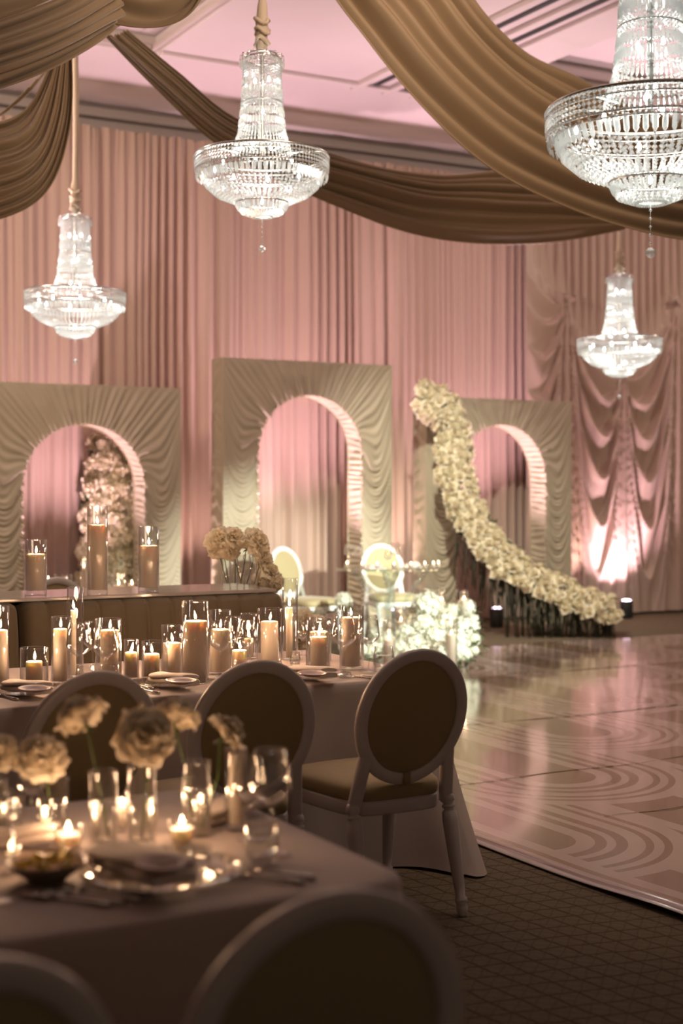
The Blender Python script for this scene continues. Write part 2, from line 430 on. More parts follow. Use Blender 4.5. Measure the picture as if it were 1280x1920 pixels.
# ---------------------------------------------------------- festoon drape on the right
def festoon():
    YF = 13.62
    g = [PY(1050, 572, YF), PY(1157, 706, YF), PY(1258, 578, YF), PY(1400, 720, YF)]
    gx = [p.x for p in g]; gz = [p.z for p in g]
    x0, x1, z1 = PY(985, 0, YF).x, gx[3]+.2, 5.15
    zb = .03
    def h(x, z):
        # which bay
        i = 0
        xs = [x0-.45]+gx
        zs = [gz[0]+1.2]+gz
        for j in range(len(xs)-1):
            if xs[j] <= x <= xs[j+1]: i = j
        xa, xb = xs[i], xs[i+1]; za, zb_ = zs[i], zs[i+1]
        u = (x-xa)/(xb-xa); zl = za+(zb_-za)*u
        par = max(0., 4*u*(1-u))
        rho = (zl-z)/(par+.10)
        out = 0.
        # catenary folds, fanned out from the gather points
        if rho > 0:
            q = rho**.72*3.1 + .25*fbm(x*1.5, i*7.)
            f = (q % 1.0)
            s = (1-f)**1.5*min(1, f*7)
            fade = min(1, rho*2.)*max(0, 1-max(0, (.9-z))/.9*.7)
            out += .24*s*par**.5*fade
        # pleats above the hang line
        top = max(0, min(1, (z-zl)/.6+.35))
        out += top*(.035*math.sin(x*2*PI/.13+fbm(x, 3)*3)+.05*fbm(x*2.7, z*.3+5))
        # tails of tight pleats falling from each gather
        for cx, cz in zip(gx, gz):
            d = x-cx
            if z < cz+.15:
                wd = .05+.16*max(0, (cz-z))**.7
                kk = math.exp(-(d/wd)**2)
                out = out*(1-kk*.85)+kk*(.10+.035*math.cos(d/wd*11))
            else:
                wd = .08; kk = math.exp(-(d/wd)**2)*math.exp(-(z-cz-.15)*2)
                out += kk*.05
        return out
    b = MB()
    def fn(u, v):
        x = x0+(x1-x0)*u; z = zb+(z1-zb)*v
        e = min(1, u*10)
        return (x, YF - h(x, z)*e - .02, z)
    b.grid(fn, 300, 330)
    o = b.build('festoon_drape', M['festoon'])
    tag(o, 'blush satin festoon drape with deep swags at the right of the back wall', 'drape')
    for p in g[:3]:
        b = MB()
        for q in range(3):
            a = q*2.1
            b.tube([p+Vector((0,-.16,.03)), p+Vector((.05*math.cos(a),-.19,.05+.03*math.sin(a))), p+Vector((.07*math.cos(a+.5),-.17,.08)), p+Vector((.0,-.16,.03))], [.01,.028,.02,.008], 8)
        b.build('gather_knot', M['festoon'], o)
festoon()

# ---------------------------------------------------------- draped arches
YA = 13.1; TH = .28
def arch(cx, Hh, apex, label, seed):
    hw, Wd = .597, .985
    t = thing('draped_arch', label, 'arch', (cx, YA, 0), 0, None)
    rng = random.Random(seed); off = rng.random()*50
    zs = apex-hw
    Ll = zs; La = PI*hw; T = 2*Ll+La
    def inner(s):      # s in [0,T]
        if s < Ll: return (-hw, s)
        if s > T-Ll: return (hw, T-s)
        a = PI-(s-Ll)/hw
        return (hw*math.cos(a), zs+hw*math.sin(a))
    def outer(s):
        if s < Ll*.94: return (-Wd, s/(Ll*.94)*zs*1.0)
        if s > T-Ll*.94: return (Wd, (T-s)/(Ll*.94)*zs*1.0)
        u = (s-Ll*.94)/(T-2*Ll*.94)
        side = Hh-zs; per = 2*side+2*Wd; q = u*per
        if q < side: return (-Wd, zs+q)
        if q > per-side: return (Wd, zs+per-q)
        return (-Wd+(q-side), Hh)
    def fold(s, tt):
        sig = abs(s-T/2); leg = min(1, max(0, (sig-La/2*.55)/.6))
        ph = sig-.26*leg*4*tt*(1-tt)
        sd = 1 if s > T/2 else 0
        x = ph*2*PI/.047+fbm(ph*2.5, sd*5+off)*8+tt*1.2*fbm(ph*4, 3.3+off)
        f = math.sin(x)*.5+math.sin(x*.37+1.3+tt*1.5)*.4+fbm(ph*13, tt*2.5, off+sd*3)*1.0+fbm(ph*5, tt*1.2, off)*.6
        amp = .0125*(.6+.6*(1-tt))*(1-.0*leg)
        edge = min(1, (1-tt)*8)
        return f*amp*edge
    b = MB(); nS = 900; nT = 24
    def fn(u, v):
        s = u*T; xi, zi = inner(s); xo, zo = outer(s)
        v2 = v
        x = lerp(xi, xo, v2); z = lerp(zi, zo, v2)
        pull = .012*math.sin(s*2*PI/.075+fbm(s*2, off)*4)
        if v == 0:
            ln = math.hypot(x, max(z-zs, 0)) or 1
            x += pull*(x/ln)*.6
        y = -fold(s, v)-.018*(1-v)
        if v > .985: y = 0
        return (x, y, z)
    b.grid(fn, nS, nT)
    b.build('front_drape', M['arch'], t)
    b = MB()
    def fr(u, v):
        s = u*T; xi, zi = inner(s)
        n_ = (-1, 0) if s < Ll else ((1, 0) if s > T-Ll else (xi/hw, (zi-zs)/hw))
        f = math.sin(s*2*PI/.06+fbm(s*4, v*.6, off)*7+v*1.5)*.007+fbm(s*11, v*2., off)*.016+fbm(s*4, v*2., off)*.012
        f *= math.sin(PI*min(max(v, .03), .97))**.4
        k = -f+.004
        return (xi-n_[0]*(k-.02), -.018+TH*v+(.018 if v > .99 else 0), zi-n_[1]*(k-.02))
    b.grid(fr, nS, 8)
    b.build('inner_reveal', M['arch'], t)
    b = MB()
    def side(sgn):
        def fs(u, v):
            z = Hh*u; y = TH*v
            return (sgn*(Wd+.008*math.sin(v*PI)+.008*math.sin(z*40+fbm(z*3, v*3, off)*6+v*5)*math.sin(v*PI)), y, z)
        return fs
    b.grid(side(-1), 160, 10); b.grid(side(1), 160, 10)
    b.grid(lambda u, v: (-Wd+2*Wd*u, TH*v, Hh+.006*math.sin(u*90)*math.sin(v*PI)), 120, 6)
    b.build('side_wrap', M['arch'], t)
    b = MB(); 
    def bk(u, v):
        s = u*T; xi, zi = inner(s); xo, zo = outer(s); return (lerp(xi, xo, v), TH, lerp(zi, zo, v))
    b.grid(bk, 60, 2); b.build('back_cover', M['arch'], t)
    return t
arch(4.56, 2.52, 2.144, 'low cream draped arch at the left, flower column behind its opening', 1)
arch(6.985, 2.845, 2.49, 'tallest cream draped arch, standing in the centre between two lower ones', 2)
arch(9.39, 2.53, 2.24, 'low cream draped arch behind the long trailing flower cascade', 3)

# ---------------------------------------------------------- uplights
def uplight(loc, tgt, energy, color, label, size=.05, spot=70, hgt=.22):
    t = thing('uplight', label, 'light', loc, 0, 'floor uplights')
    b = MB(); b.lathe([(0, 0), (.07, 0), (.075, .01), (.075, hgt-.03), (.065, hgt-.01), (.055, hgt-.01)], 20); b.build('housing', M['body'], t)
    b = MB(); b.lathe([(.055, hgt-.01), (.04, hgt), (0, hgt+.004)], 20); b.build('lens', M['lens'], t)
    l = Vector(loc)+Vector((0, 0, hgt+.02))
    lamp('SPOT', 'uplight_beam', l, energy, color, tgt, size, spot, .8)
    return t
p = PY(1174, 1120, 13.2); uplight((p.x, 13.2, 0), (p.x+.08, 13.6, 3.0), 210, ROSE, 'pink floor uplight at the foot of the festoon drape', spot=115)
uplight((9.3, 13.06, 0), (9.42, 13.14, 2.3), 520, ROSE, 'pink floor uplight inside the arch behind the flower cascade', spot=75)
uplight((6.9, 13.06, 0), (7.0, 13.14, 2.6), 620, ROSE, 'pink floor uplight inside the tallest arch', spot=80)
uplight((4.5, 13.06, 0), (4.5, 13.14, 2.2), 400, ROSE, 'pink floor uplight inside the left arch', spot=80)
for i, (x, y, tx, e) in enumerate([(5.9, 13.6, 5.7, 95), (8.15, 13.6, 8.3, 110), (2.6, 13.4, 2.9, 110), (10.55, 13.5, 10.6, 95), (0.5, 13.3, .5, 110)]):
    uplight((x, y-.15, 0), (tx, 13.95, 3.9), e, PINK, ['pink floor uplight between the left and the tallest arch', 'pink floor uplight between the tallest and the right arch',
             'pink floor uplight left of all three arches', 'pink floor uplight right of all three arches', 'pink floor uplight at the far left of the back wall'][i], spot=78)
# wide pink spots added in mid-air to brighten the ceiling, no fixtures
for x, y, e in ((3.0, 11.0, 300), (7.4, 10.0, 230), (11.3, 10.6, 300)):
    lamp('SPOT', 'ceiling_fill_light', (x, y, 3.0), e, (1.0, .72, .77), (x-.3, y-.6, 6), .3, 130, .9)

# ================================================================== FLOWERS
def rose_mb(Rr, seed, layers=6, nu=4, nv=4, full=1.0):
    rng = random.Random(seed); b = MB()
    for k in range(layers):
        f = k/(layers-1)
        npet = 3+int(k*.9)
        Lp = Rr*(.46+.66*f)*rng.uniform(.95, 1.05); tilt0 = .05+.75*f; tilt1 = .10+(1.95*f**.8)*full
        zb = Rr*(.10-.50*f)
        for i in range(npet):
            th = 2*PI*(i+.5*k+rng.random()*.5)/npet
            W = Lp*rng.uniform(.50, .66)*(1.25 if k < 2 else 1.0)
            d = Vector((math.cos(th), math.sin(th), 0)); tn = Vector((-math.sin(th), math.cos(th), 0))
            ph = rng.random()*6; ra = .11*Rr*(.25+f); t1 = tilt1+rng.uniform(-.25, .25); base = .05*Rr*f; curl = rng.uniform(.2, .6)*f; Lq = Lp*rng.uniform(.85, 1.12)
            def fn(u, v, d=d, tn=tn, W=W, Lq=Lq, t1=t1, ph=ph, ra=ra, base=base, f=f, curl=curl):
                uu = u*2-1; r = base; z = zb; st = 6
                for q in range(st):
                    vv = v*(q+.5)/st; a = tilt0+(t1-tilt0)*vv**1.2+curl*vv**5*2.2; r += math.sin(a)*Lq*v/st; z += math.cos(a)*Lq*v/st
                wv = W*math.sin(PI*(.08+.78*v))**.75
                cup = (.36-.20*f)*W*uu*uu
                rf = ra*math.sin(uu*4.2+ph)*v*v+ra*.55*math.sin(uu*9+ph*2)*v**3
                tip = .16*Lq*abs(uu)**1.6*v**6
                return d*(r-cup-tip+rf*.35)+tn*(uu*wv)+Vector((0, 0, z+rf*.8+cup*.4))
            b.grid(fn, nu, nv)
    return b
ROSE_ME = [rose_mb(.066, s, 10, 6, 6).mesh('rose_petals', M['petal']) for s in (1, 2, 3, 4)]
BLO = [rose_mb(.060, s, 4, 2, 3, .72) for s in (11, 12, 13)]
for q_ in BLO: q_.lathe([(0,-.02),(.018,-.01),(.022,.008),(.012,.024),(0,.028)], 6)
BLO_ME = [q.mesh('blossom_petals', M['petalc']) for q in BLO]

def rot_to(n, spin=0):
    return n.normalized().to_track_quat('Z', 'Y').to_matrix().to_4x4() @ Matrix.Rotation(spin, 4, 'Z')

def cascade(label, path, wid, nrm, count, seed, stems, name='floral_cascade', jit=.03):
    t = thing(name, label, 'flower arrangement', path[-1].to_2d().to_3d())
    org = t.location.copy(); rng = random.Random(seed); items = []
    n = count; i = 0
    # stratified positions over the ribbon
    NP = 200; P = [cat(path, k/NP) for k in range(NP+1)]; W = [interp(wid, k/NP) for k in range(NP+1)]
    area = [0]
    for k in range(NP): area.append(area[-1]+(P[k+1]-P[k]).length*(W[k]+W[k+1])/2)
    tries = 0; pts = []
    mind = math.sqrt(area[-1]/n)*.80
    while len(pts) < n and tries < 40000:
        tries += 1
        a = rng.random()*area[-1]; k = 0
        lo, hi = 0, NP
        while lo < hi:
            mid = (lo+hi)//2
            if area[mid+1] < a: lo = mid+1
            else: hi = mid
        k = min(lo, NP-1); s = k/NP
        T_ = (P[min(k+1, NP)]-P[max(k-1, 0)]).normalized()
        nn = cat(nrm, s).normalized(); side = T_.cross(nn).normalized()
        u = rng.uniform(-1, 1)
        n2 = (nn+side*u*.9).normalized()
        p = P[k]+side*(u*W[k]/2)+nn*(.09*(1-u*u))+Vector([rng.gauss(0, jit*.5) for _ in range(3)])
        if p.z < .06: p.z = .06
        if all((p-q[0]).length > mind for q in pts):
            pts.append((p, n2))
        elif tries % 4000 == 3999: mind *= .9
    pts.sort(key=lambda q: (q[0]-CAM).length)
    rest = MB()
    for i, (p, n2) in enumerate(pts):
        v = (n2+Vector([rng.uniform(-.3, .3) for _ in range(3)])).normalized(); s = rng.uniform(1.0, 1.3); sp = rng.random()*6.3
        if i < 98:
            o = link(BLO_ME[i % 3], 'blossom', t); o.matrix_local = Matrix.Translation(p-org) @ rot_to(v, sp) @ Matrix.Scale(s, 4)
        else: rest.other(BLO[i % 3], Matrix.Translation(p-org) @ rot_to(v, sp) @ Matrix.Scale(s, 4))
    if rest.v:
        o = rest.build('remaining_blossoms', M['petalc'], t); o['kind'] = 'stuff'
    # foliage bed under the blossoms
    fb = MB()
    for k in range(0, NP, 1):
        T_ = (P[min(k+1, NP)]-P[max(k-1, 0)]).normalized(); nn = cat(nrm, k/NP).normalized(); side = T_.cross(nn).normalized()
        for q in range(5):
            u = rng.uniform(-1, 1); c = P[k]+side*(u*W[k]*.5)+nn*rng.uniform(-.10, .045)-org
            if c.z+org.z < .03: c.z = .03-org.z
            a = Vector([rng.gauss(0, 1) for _ in range(3)]).normalized()*.05; bb = Vector([rng.gauss(0, 1) for _ in range(3)]).normalized()*.022
            fb.add([c-a, c+bb, c+a, c-bb], [(0, 1, 2, 3)])
    o = fb.build('foliage', M['leaf'], t); o['kind'] = 'stuff'
    sb = MB()
    for k in range(stems):
        s = rng.uniform(.30, 1.0)**.6; kk = int(s*NP); T_ = (P[min(kk+1, NP)]-P[max(kk-1, 0)]).normalized(); nn = cat(nrm, s).normalized(); side = T_.cross(nn).normalized()
        p = P[kk]+side*(rng.uniform(-.5, .5)*W[kk])-nn*.05
        if p.z < .12 : continue
        z0 = 0.005 if p.z < .62 else p.z-rng.uniform(.3, .6)
        q = Vector((p.x+rng.gauss(0, .03), p.y+rng.gauss(0, .03), z0))
        sb.tube([p-org, (p+q)/2-org+Vector((rng.gauss(0, .015), rng.gauss(0, .015), 0)), q-org], [.005, .006, .005], 5)
    if sb.v:
        o = sb.build('flower_stems', M['dstem'], t); o['kind'] = 'stuff'
    return t
pth = [PY(785,748,12.98), PY(830,768,12.90), PY(852,820,12.85), PY(850,880,12.75), PY(872,945,12.6), PY(905,1000,12.4), PY(950,1050,12.2), PY(1015,1092,12.0), PY(1085,1125,11.8), PY(1150,1146,11.65)]
nr = [Vector(q) for q in ((-.3,-.8,.6),(-.4,-.9,.3),(-.4,-1,.15),(-.4,-1,.2),(-.4,-1,.4),(-.3,-.9,.6),(-.3,-.7,.8),(-.2,-.5,1),(-.2,-.5,1),(-.1,-.5,1))]
cascade('long trailing cascade of cream blossoms sweeping from the right arch to the dance floor', pth, [(0,.38),(.08,.46),(.2,.34),(.4,.38),(.6,.38),(.8,.46),(1,.46)], nr, 265, 5, 300)
pth2 = [PY(205,822,13.62), PY(203,880,13.6), PY(203,950,13.58), PY(204,1020,13.56), PY(206,1090,13.52), PY(208,1170,13.5)]
cascade('tall column of cream blossoms seen through the left arch', pth2, [(0,.34),(.3,.44),(.6,.54),(1,.66)], [Vector((-.3,-1,.1))]*6, 230, 8, 0, 'floral_column')

# hydrangea heads
def hyd_mb(Rr, seed, n=64):
    rng = random.Random(seed); b = MB()
    for i in range(n):
        z = 1-2*(i+.5)/n; a = i*2.39996; r = math.sqrt(max(0, 1-z*z)); nn = Vector((r*math.cos(a), r*math.sin(a), z))
        if z < -.75: continue
        Mx = Matrix.Translation(nn*Rr*rng.uniform(.86, 1.04)) @ rot_to(nn+Vector([rng.gauss(0, .2) for _ in range(3)]), rng.random()*6)
        w_ = Rr*.27
        q = MB()
        for k in range(4):
            c, s = math.cos(k*PI/2), math.sin(k*PI/2)
            def P_(x, y, zz): return (x*c-y*s, x*s+y*c, zz)
            q.add([P_(0,0,0), P_(w_*.5,-w_*.42,w_*.2), P_(w_*.95,0,w_*.1), P_(w_*.5,w_*.42,w_*.2)], [(0,1,2,3)])
        b.other(q, Mx)
    b.lathe([(0,-.75*Rr)]+[(Rr*.84*math.cos(x), Rr*.84*math.sin(x)) for x in (-1,-.5,0,.5,1)]+[(0,.84*Rr)], 10)
    return b
HYD = [hyd_mb(.1, s).mesh('hydrangea_florets', M['petalw']) for s in (1, 2, 3)]
def arrangement(label, heads, seed, grp=None):
    """heads: (px, py, radius px, distance)"""
    pts = [(PD(x, y, D), r*D/F) for x, y, r, D in heads]
    c = sum((p for p, _ in pts), Vector())/len(pts); c.z = 0
    t = thing('flower_arrangement', label, 'flower arrangement', c, 0, grp); rng = random.Random(seed)
    lf = MB()
    for i, (p, r) in enumerate(pts):
        p = p.copy(); p.z = max(p.z, r*.8)
        o = link(HYD[i % 3], 'flower_head', t); o.location = p-c; o.scale = (r/.1,)*3; o.rotation_euler = (rng.uniform(-.5,.5), rng.uniform(-.5,.5), rng.random()*6)
        q = Vector((lerp(p.x, c.x, .25), lerp(p.y, c.y, .25), .004))
        lf.tube([p-c, (p+q)/2-c, q-c], .006, 5)
        for k in range(7):
            a = rng.random()*6.3; d = Vector((math.cos(a), math.sin(a), rng.uniform(-.4,.5))); s = Vector((-d.y, d.x, 0))
            b0_ = (p-c)+d*r*.6-Vector((0,0,r*.4))
            if b0_.z < .05: b0_.z = .05
            lf.add([b0_, b0_+d*.06+s*.025, b0_+d*.12-Vector((0,0,.02)), b0_+d*.06-s*.025], [(0,1,2,3)])
    lf.build('foliage', M['leaf'], t)['kind'] = 'stuff'
    return t
arrangement('big mound of white hydrangeas on the floor right of the glass table',
    [(802,1138,31,12.9),(772,1160,22,13.0),(846,1146,15,12.9),(873,1141,19,12.9),(886,1163,12,12.7),(835,1172,26,12.7),(795,1178,27,12.6),(868,1180,24,12.6),
     (762,1190,22,12.6),(820,1202,29,12.4),(856,1206,25,12.3),(888,1200,13,12.4),(780,1212,26,12.3),(800,1226,22,12.2),(835,1226,26,12.1),(868,1226,18,12.2),(752,1218,20,12.3),(884,1176,15,12.6),(770,1228,18,12.2),(888,1220,10,12.3)], 3)
arrangement('low white hydrangeas on the floor in front of the glass table',
    [(722,1205,22,12.5),(700,1222,20,12.4),(735,1228,18,12.3),(705,1190,15,12.8),(680,1225,18,12.4),(745,1180,13,12.9),(655,1228,16,12.5)], 4)
arrangement('single white hydrangea head left of the glass table', [(643,1127,17,13.2)], 6)
arrangement('pale flowers on the floor just beyond the right end of the banquette',
    [(572,1155,17,10.0),(590,1170,16,10.0),(560,1180,18,9.9),(578,1196,17,9.8),(598,1150,12,10.1),(560,1215,18,9.6),(590,1212,17,9.7)], 7)

# ================================================================== CHAIRS
def leg_path(a, b_): 
    a = Vector(a); b_ = Vector(b_)
    prof = [(0,.019),(.03,.024),(.07,.026),(.09,.017),(.105,.024),(.12,.024),(.135,.017),(.16,.027),(.24,.029),(.45,.026),(.75,.020),(.84,.017),(.86,.023),(.88,.023),(.90,.018),(.93,.022),(.97,.018),(1.,.014)]
    return [a.lerp(b_, q) for q, _ in prof], [r for _, r in prof]
def make_chair(label, loc, rz, grp, fm, um):
    t = thing('dining_chair', label, 'chair', loc, rz, grp)
    # frame of local axes: faces +Y
    RX, RZ, CZ = .205, .225, .73
    lean = lambda z: -.215-(z-.46)*.24
    b = MB(); n = 56
    def ring(u, v):
        a = 2*PI*u; q = 2*PI*v
        # rounded rectangular section .045 wide, .032 thick
        cw = .0225*math.copysign(abs(math.cos(q))**.55, math.cos(q)); ct = .017*math.copysign(abs(math.sin(q))**.55, math.sin(q))
        r1 = RX+cw-.0; r2 = RZ+cw
        z = CZ+r2*math.sin(a); return (r1*math.cos(a), lean(z)+ct, z)
    b.grid(ring, n, 12, True, True)
    b.build('back_frame', fm, t)
    b = MB()
    def pad(sgn):
        def f(u, v):
            a = 2*PI*u; k = v; z = CZ+(RZ-.018)*k*math.sin(a)
            return ((RX-.018)*k*math.cos(a), lean(z)+sgn*(.004+.020*(1-k**3)), z)
        return f
    b.grid(pad(1), 40, 8, True); b.grid(pad(-1), 40, 8, True)
    b.build('backrest', um, t)
    for s in (-1, 1):
        b = MB()
        def col(u, v, s=s):
            z = .40+(.60-.40)*u; q = 2*PI*v
            cw = .024*math.copysign(abs(math.cos(q))**.5, math.cos(q)); ct = .018*math.copysign(abs(math.sin(q))**.5, math.sin(q))
            return (s*lerp(.195, .170, u)+cw, lean(z)+ct, z)
        b.grid(col, 8, 10, False, True)
        b.build('back_post', fm, t)
    # seat cushion
    b = MB()
    def outl(a, k):
        ca, sa = math.cos(a), math.sin(a); ex = .42
        x = math.copysign(abs(ca)**ex, ca); y = math.copysign(abs(sa)**ex, sa)
        return (x*(.222+.028*y)*k, .02+y*.235*k+.02*max(0, y)*(1-x*x)*k)
    prof = [(.96,.425),(1.0,.435),(1.015,.455),(1.0,.475),(.93,.49),(.75,.502),(.45,.508),(.0,.510)]
    def cush(u, v):
        i = v*(len(prof)-1); j = min(int(i), len(prof)-2); k = lerp(prof[j][0], prof[j+1][0], i-j); z = lerp(prof[j][1], prof[j+1][1], i-j)
        x, y = outl(2*PI*u, k); return (x, y, z)
    b.grid(cush, 56, 14, True); b.build('seat', um, t)
    b = MB(); pr = [(.90,.43),(.985,.43),(1.0,.42),(1.0,.385),(.985,.378),(.90,.378),(.90,.43)]
    def rail(u, v):
        k, z = pr[int(round(v*(len(pr)-1)))]; x, y = outl(2*PI*u, k); return (x, y, z)
    b.grid(rail, 56, len(pr)-1, True); b.build('seat_rail', fm, t)
    for s in (-1, 1):
        b = MB(); p, r = leg_path((s*.198,-.203,.43), (s*.205,-.30,0)); b.tube(p, r, 12); b.build('leg', fm, t)
        b = MB(); p, r = leg_path((s*.215,.215,.40), (s*.205,.235,0)); b.tube(p, r, 12); b.build('leg', fm, t)
    b = MB(); z0 = .51
    b.box(-.014, .014, lean(.50)-.026, lean(.50)-.018, .485, .53); b.build('pull_tab', M['uphol'], t)
    return t
ch = make_chair('white oval-back chair nearest the dance floor, at the candlelit table', (2.71, 4.60, 0), math.radians(0), 'oval-back chairs along the candlelit table', M['frame'], M['uphol'])
dup(ch, (2.085, 4.58, 0), math.radians(-2), 'white oval-back chair in the middle of the row at the candlelit table')
dup(ch, (1.50, 4.57, 0), math.radians(3), 'white oval-back chair at the left end of the row, behind the blurred roses')
dup(ch, (1.005, 2.10, 0), math.radians(-3), 'blurred oval-back chair in front, at the corner of the near table', group='oval-back chairs at the near table')
dup(ch, (.43, 2.06, 0), math.radians(4), 'dark blurred chair back cut off by the bottom left corner', group='oval-back chairs at the near table')
p = PD(8, 1086, 10.0); dup(ch, (p.x, 9.15, 0), math.radians(5), 'grey oval chair top showing above the left end of the ledge', group='chairs beyond the banquette')
cw = make_chair('bright white chair with gold pad left of the glass table', (0,0,0), 0, 'white chairs at the glass table', M['framew'], M['upholg'])
p = PY(552, 1060, 12.35); cw.location = (p.x-.0, 12.08, 0); cw.rotation_euler = (0, 0, PI+.35)
p = PY(715, 1060, 12.35); c2 = dup(cw, (p.x, 12.15, 0), PI-.2, 'bright white chair with gold pad directly behind the glass table')

# ================================================================== TABLES
def tablecloth(x0, x1, y0, y1, label, folds=.02, flare=.05, corner=.30, seed=0, crad=.05, cdir=None):
    cx, cy_ = (x0+x1)/2, (y0+y1)/2
    zt = .75; b = MB()
    # perimeter
    per = []
    hx, hy, r = (x1-x0)/2, (y1-y0)/2, crad
    corners = [(hx-r, -hy+r, -PI/2), (hx-r, hy-r, 0), (-hx+r, hy-r, PI/2), (-hx+r, -hy+r, PI)]
    segs = [((-hx+r, -hy), (hx-r, -hy)), ((hx, -hy+r), (hx, hy-r)), ((hx-r, hy), (-hx+r, hy)), ((-hx, hy-r), (-hx, -hy+r))]
    nrm = [(0,-1), (1,0), (0,1), (-1,0)]
    for i in range(4):
        (ax, ay), (bx, by) = segs[i]; Ls = math.hypot(bx-ax, by-ay); n = int(Ls/.022)
        for k in range(n):
            tt = k/n; d = min(tt, 1-tt)*Ls
            per.append((lerp(ax, bx, tt), lerp(ay, by, tt), nrm[i][0], nrm[i][1], math.exp(-(d/.16)**2)*.9))
        ccx, ccy, a0 = corners[i]
        for k in range(14):
            a = a0+PI/2*k/14; per.append((ccx+r*math.cos(a), ccy+r*math.sin(a), math.cos(a), math.sin(a), 1.0))
    N = len(per); levels = [(-.04, 0), (-.006, 0), (0, -.003), (.006, -.012)]
    rows = 22
    V = []
    for j, (o, dz) in enumerate(levels):
        for x, y, nx, ny, c in per: V.append((x+nx*o, y+ny*o, zt+dz))
    for j in range(1, rows+1):
        q = j/rows
        for i, (x, y, nx, ny, c) in enumerate(per):
            s = i*.022
            f = folds*q**.8*(math.sin(s*2*PI/.42+fbm(s*.8, seed)*4)*.8+fbm(s*3., seed+4.)*1.2)
            o = .008+flare*q**1.4+f+(0 if cdir else corner*c*q**1.25)
            z = (zt-.012)*(1-q)+.004
            # skewed angle for the folded corner
            k = math.sin((i)*.5)*.02*c*q
            cq = c*q**1.25 if cdir else 0
            V.append((x+nx*o-ny*k+(cdir[0]*cq if cdir else 0), y+ny*o+nx*k+(cdir[1]*cq*(-ny if ny < 0 else 1 if nx > 0 else -.3) if cdir else 0), z+(.010*abs(math.sin(s*9)) if j == rows else 0)))
    Fs = [tuple(range(N))]
    for j in range(len(levels)+rows-1):
        for i in range(N): Fs.append((j*N+i, (j+1)*N+i, (j+1)*N+(i+1) % N, j*N+(i+1) % N))
    b.add(V, Fs)
    o = b.build('tablecloth', M['cloth'], loc=(cx, cy_, 0)); tag(o, label, 'tablecloth')
    return o
tablecloth(-.5, 1.555, 2.47, 3.50, 'taupe floor-length tablecloth on the blurred near table', seed=1, corner=.20, crad=.09)
tablecloth(-.9, 3.33, 5.09, 6.22, 'taupe floor-length tablecloth under the long row of candles', seed=2, cdir=(-.03,-.36), folds=.02)
tablecloth(.3, 4.25, 9.6, 10.55, 'pale tablecloth of the table beyond the banquette', seed=3, corner=.08)

# banquette
def banquette(x0, x1, label):
    t = thing('banquette', label, 'banquette', ((x0+x1)/2, 6.79, 0), 0, 'brown velvet banquettes')
    cx = (x0+x1)/2; hw = (x1-x0)/2; L = x1-x0
    b = MB(); nC = max(1, round(L/.128)); prof = [(-.05, .40), (.0, .46), (.015, .60), (.03, .75), (.042, .86), (.052, .925), (.068, .963), (.095, .980), (.14, .984), (.2, .97)]
    def fn(u, v):
        x = -hw+L*u; i = v*(len(prof)-1); j = min(int(i), len(prof)-2); y = lerp(prof[j][0], prof[j+1][0], i-j); z = lerp(prof[j][1], prof[j+1][1], i-j)
        f = abs(math.sin(PI*u*nC))**.45
        e = min(1, min(u, 1-u)*L/.06); e = math.sqrt(max(0, 1-(1-e)**2))
        return (x, y-.016*f+.05*(1-e), z-.03*(1-e)+.004*f*(v > .6)-.006)
    b.grid(fn, nC*14, 27); b.build('backrest', M['banq'], t)
    b = MB(); b.box(-hw+.01, hw-.01, .08, .33, .0, .95); b.build('frame', M['banq'], t, bevel=.02, smooth=False)
    b = MB(); b.box(-hw+.01, hw-.01, -.36, .10, .36, .47); b.build('seat', M['banq'], t, bevel=.03, smooth=False)
    b = MB(); b.box(-hw+.03, hw-.03, -.33, .10, .04, .355); b.build('base', M['banq'], t, smooth=False)
pB = PY(50, 1124, 6.75).x
banquette(-.2, pB-.004, 'brown velvet banquette at the left edge, before the dark gap')
banquette(pB+.004, 3.50, 'long channel-backed brown velvet banquette behind the candles')
t = thing('console_table', 'polished grey ledge behind the banquettes carrying three tall candles', 'console table', (1.6, 7.2, 0))
b = MB(); b.box(-2.0, 1.86, -.33, .20, .985, 1.003); b.build('top', M['ledge'], t, smooth=False, bevel=.004)
b = MB(); b.box(-1.95, 1.82, -.04, .18, .0, .985); b.build('body', M['banq'], t, smooth=False)

# ================================================================== GLASSWARE, CANDLES
def vase_mb(r, h, base=.012, n=28, wall=.0025):
    b = MB(); b.lathe([(0,0),(r*.96,0),(r,.002),(r,h-.001),(r-wall*.5,h),(r-wall,h-.001),(r-wall,base),(0,base)], n); return b
def flame_mesh():
    b = MB(); b.lathe([(0,0),(.0035,.002),(.0058,.009),(.0052,.016),(.0028,.026),(0,.036)], 10); return b.mesh('flame', M['flame'])
FL = flame_mesh()
def candle(loc, r, h, label, grp, e=.55, lit=True, name='pillar_candle', float_=False, taper=False, fscale=1.0, light=True):
    t = thing(name, label, 'candle', loc, 0, grp)
    b = MB(); hr = R.uniform(.0, .004)
    rt = r*.8 if taper else r
    b.lathe([(0,0),(r*.97,0),(r,.003),(rt,h-.006),(rt*.95,h-.001),(rt*.8,h),(rt*.45,h-.004),(0,h-.005)], 24)
    b.build('wax_body', M['wax'], t)
    b = MB(); b.tube([(0,0,h-.006),(.001,0,h+.004),(.002,0,h+.010)], .0013, 5); b.build('wick', M['wick'], t)
    if lit:
        o = link(FL, 'flame', t); o.location = (.002, 0, h+.006); o.scale = (fscale,)*3; o.rotation_euler = (R.uniform(-.15,.15), R.uniform(-.15,.15), 0)
        if light: lamp('POINT', 'flame_light', (.002, 0, h+.03), e, (1.0, .60, .34), size=.012, parent=t)
    return t
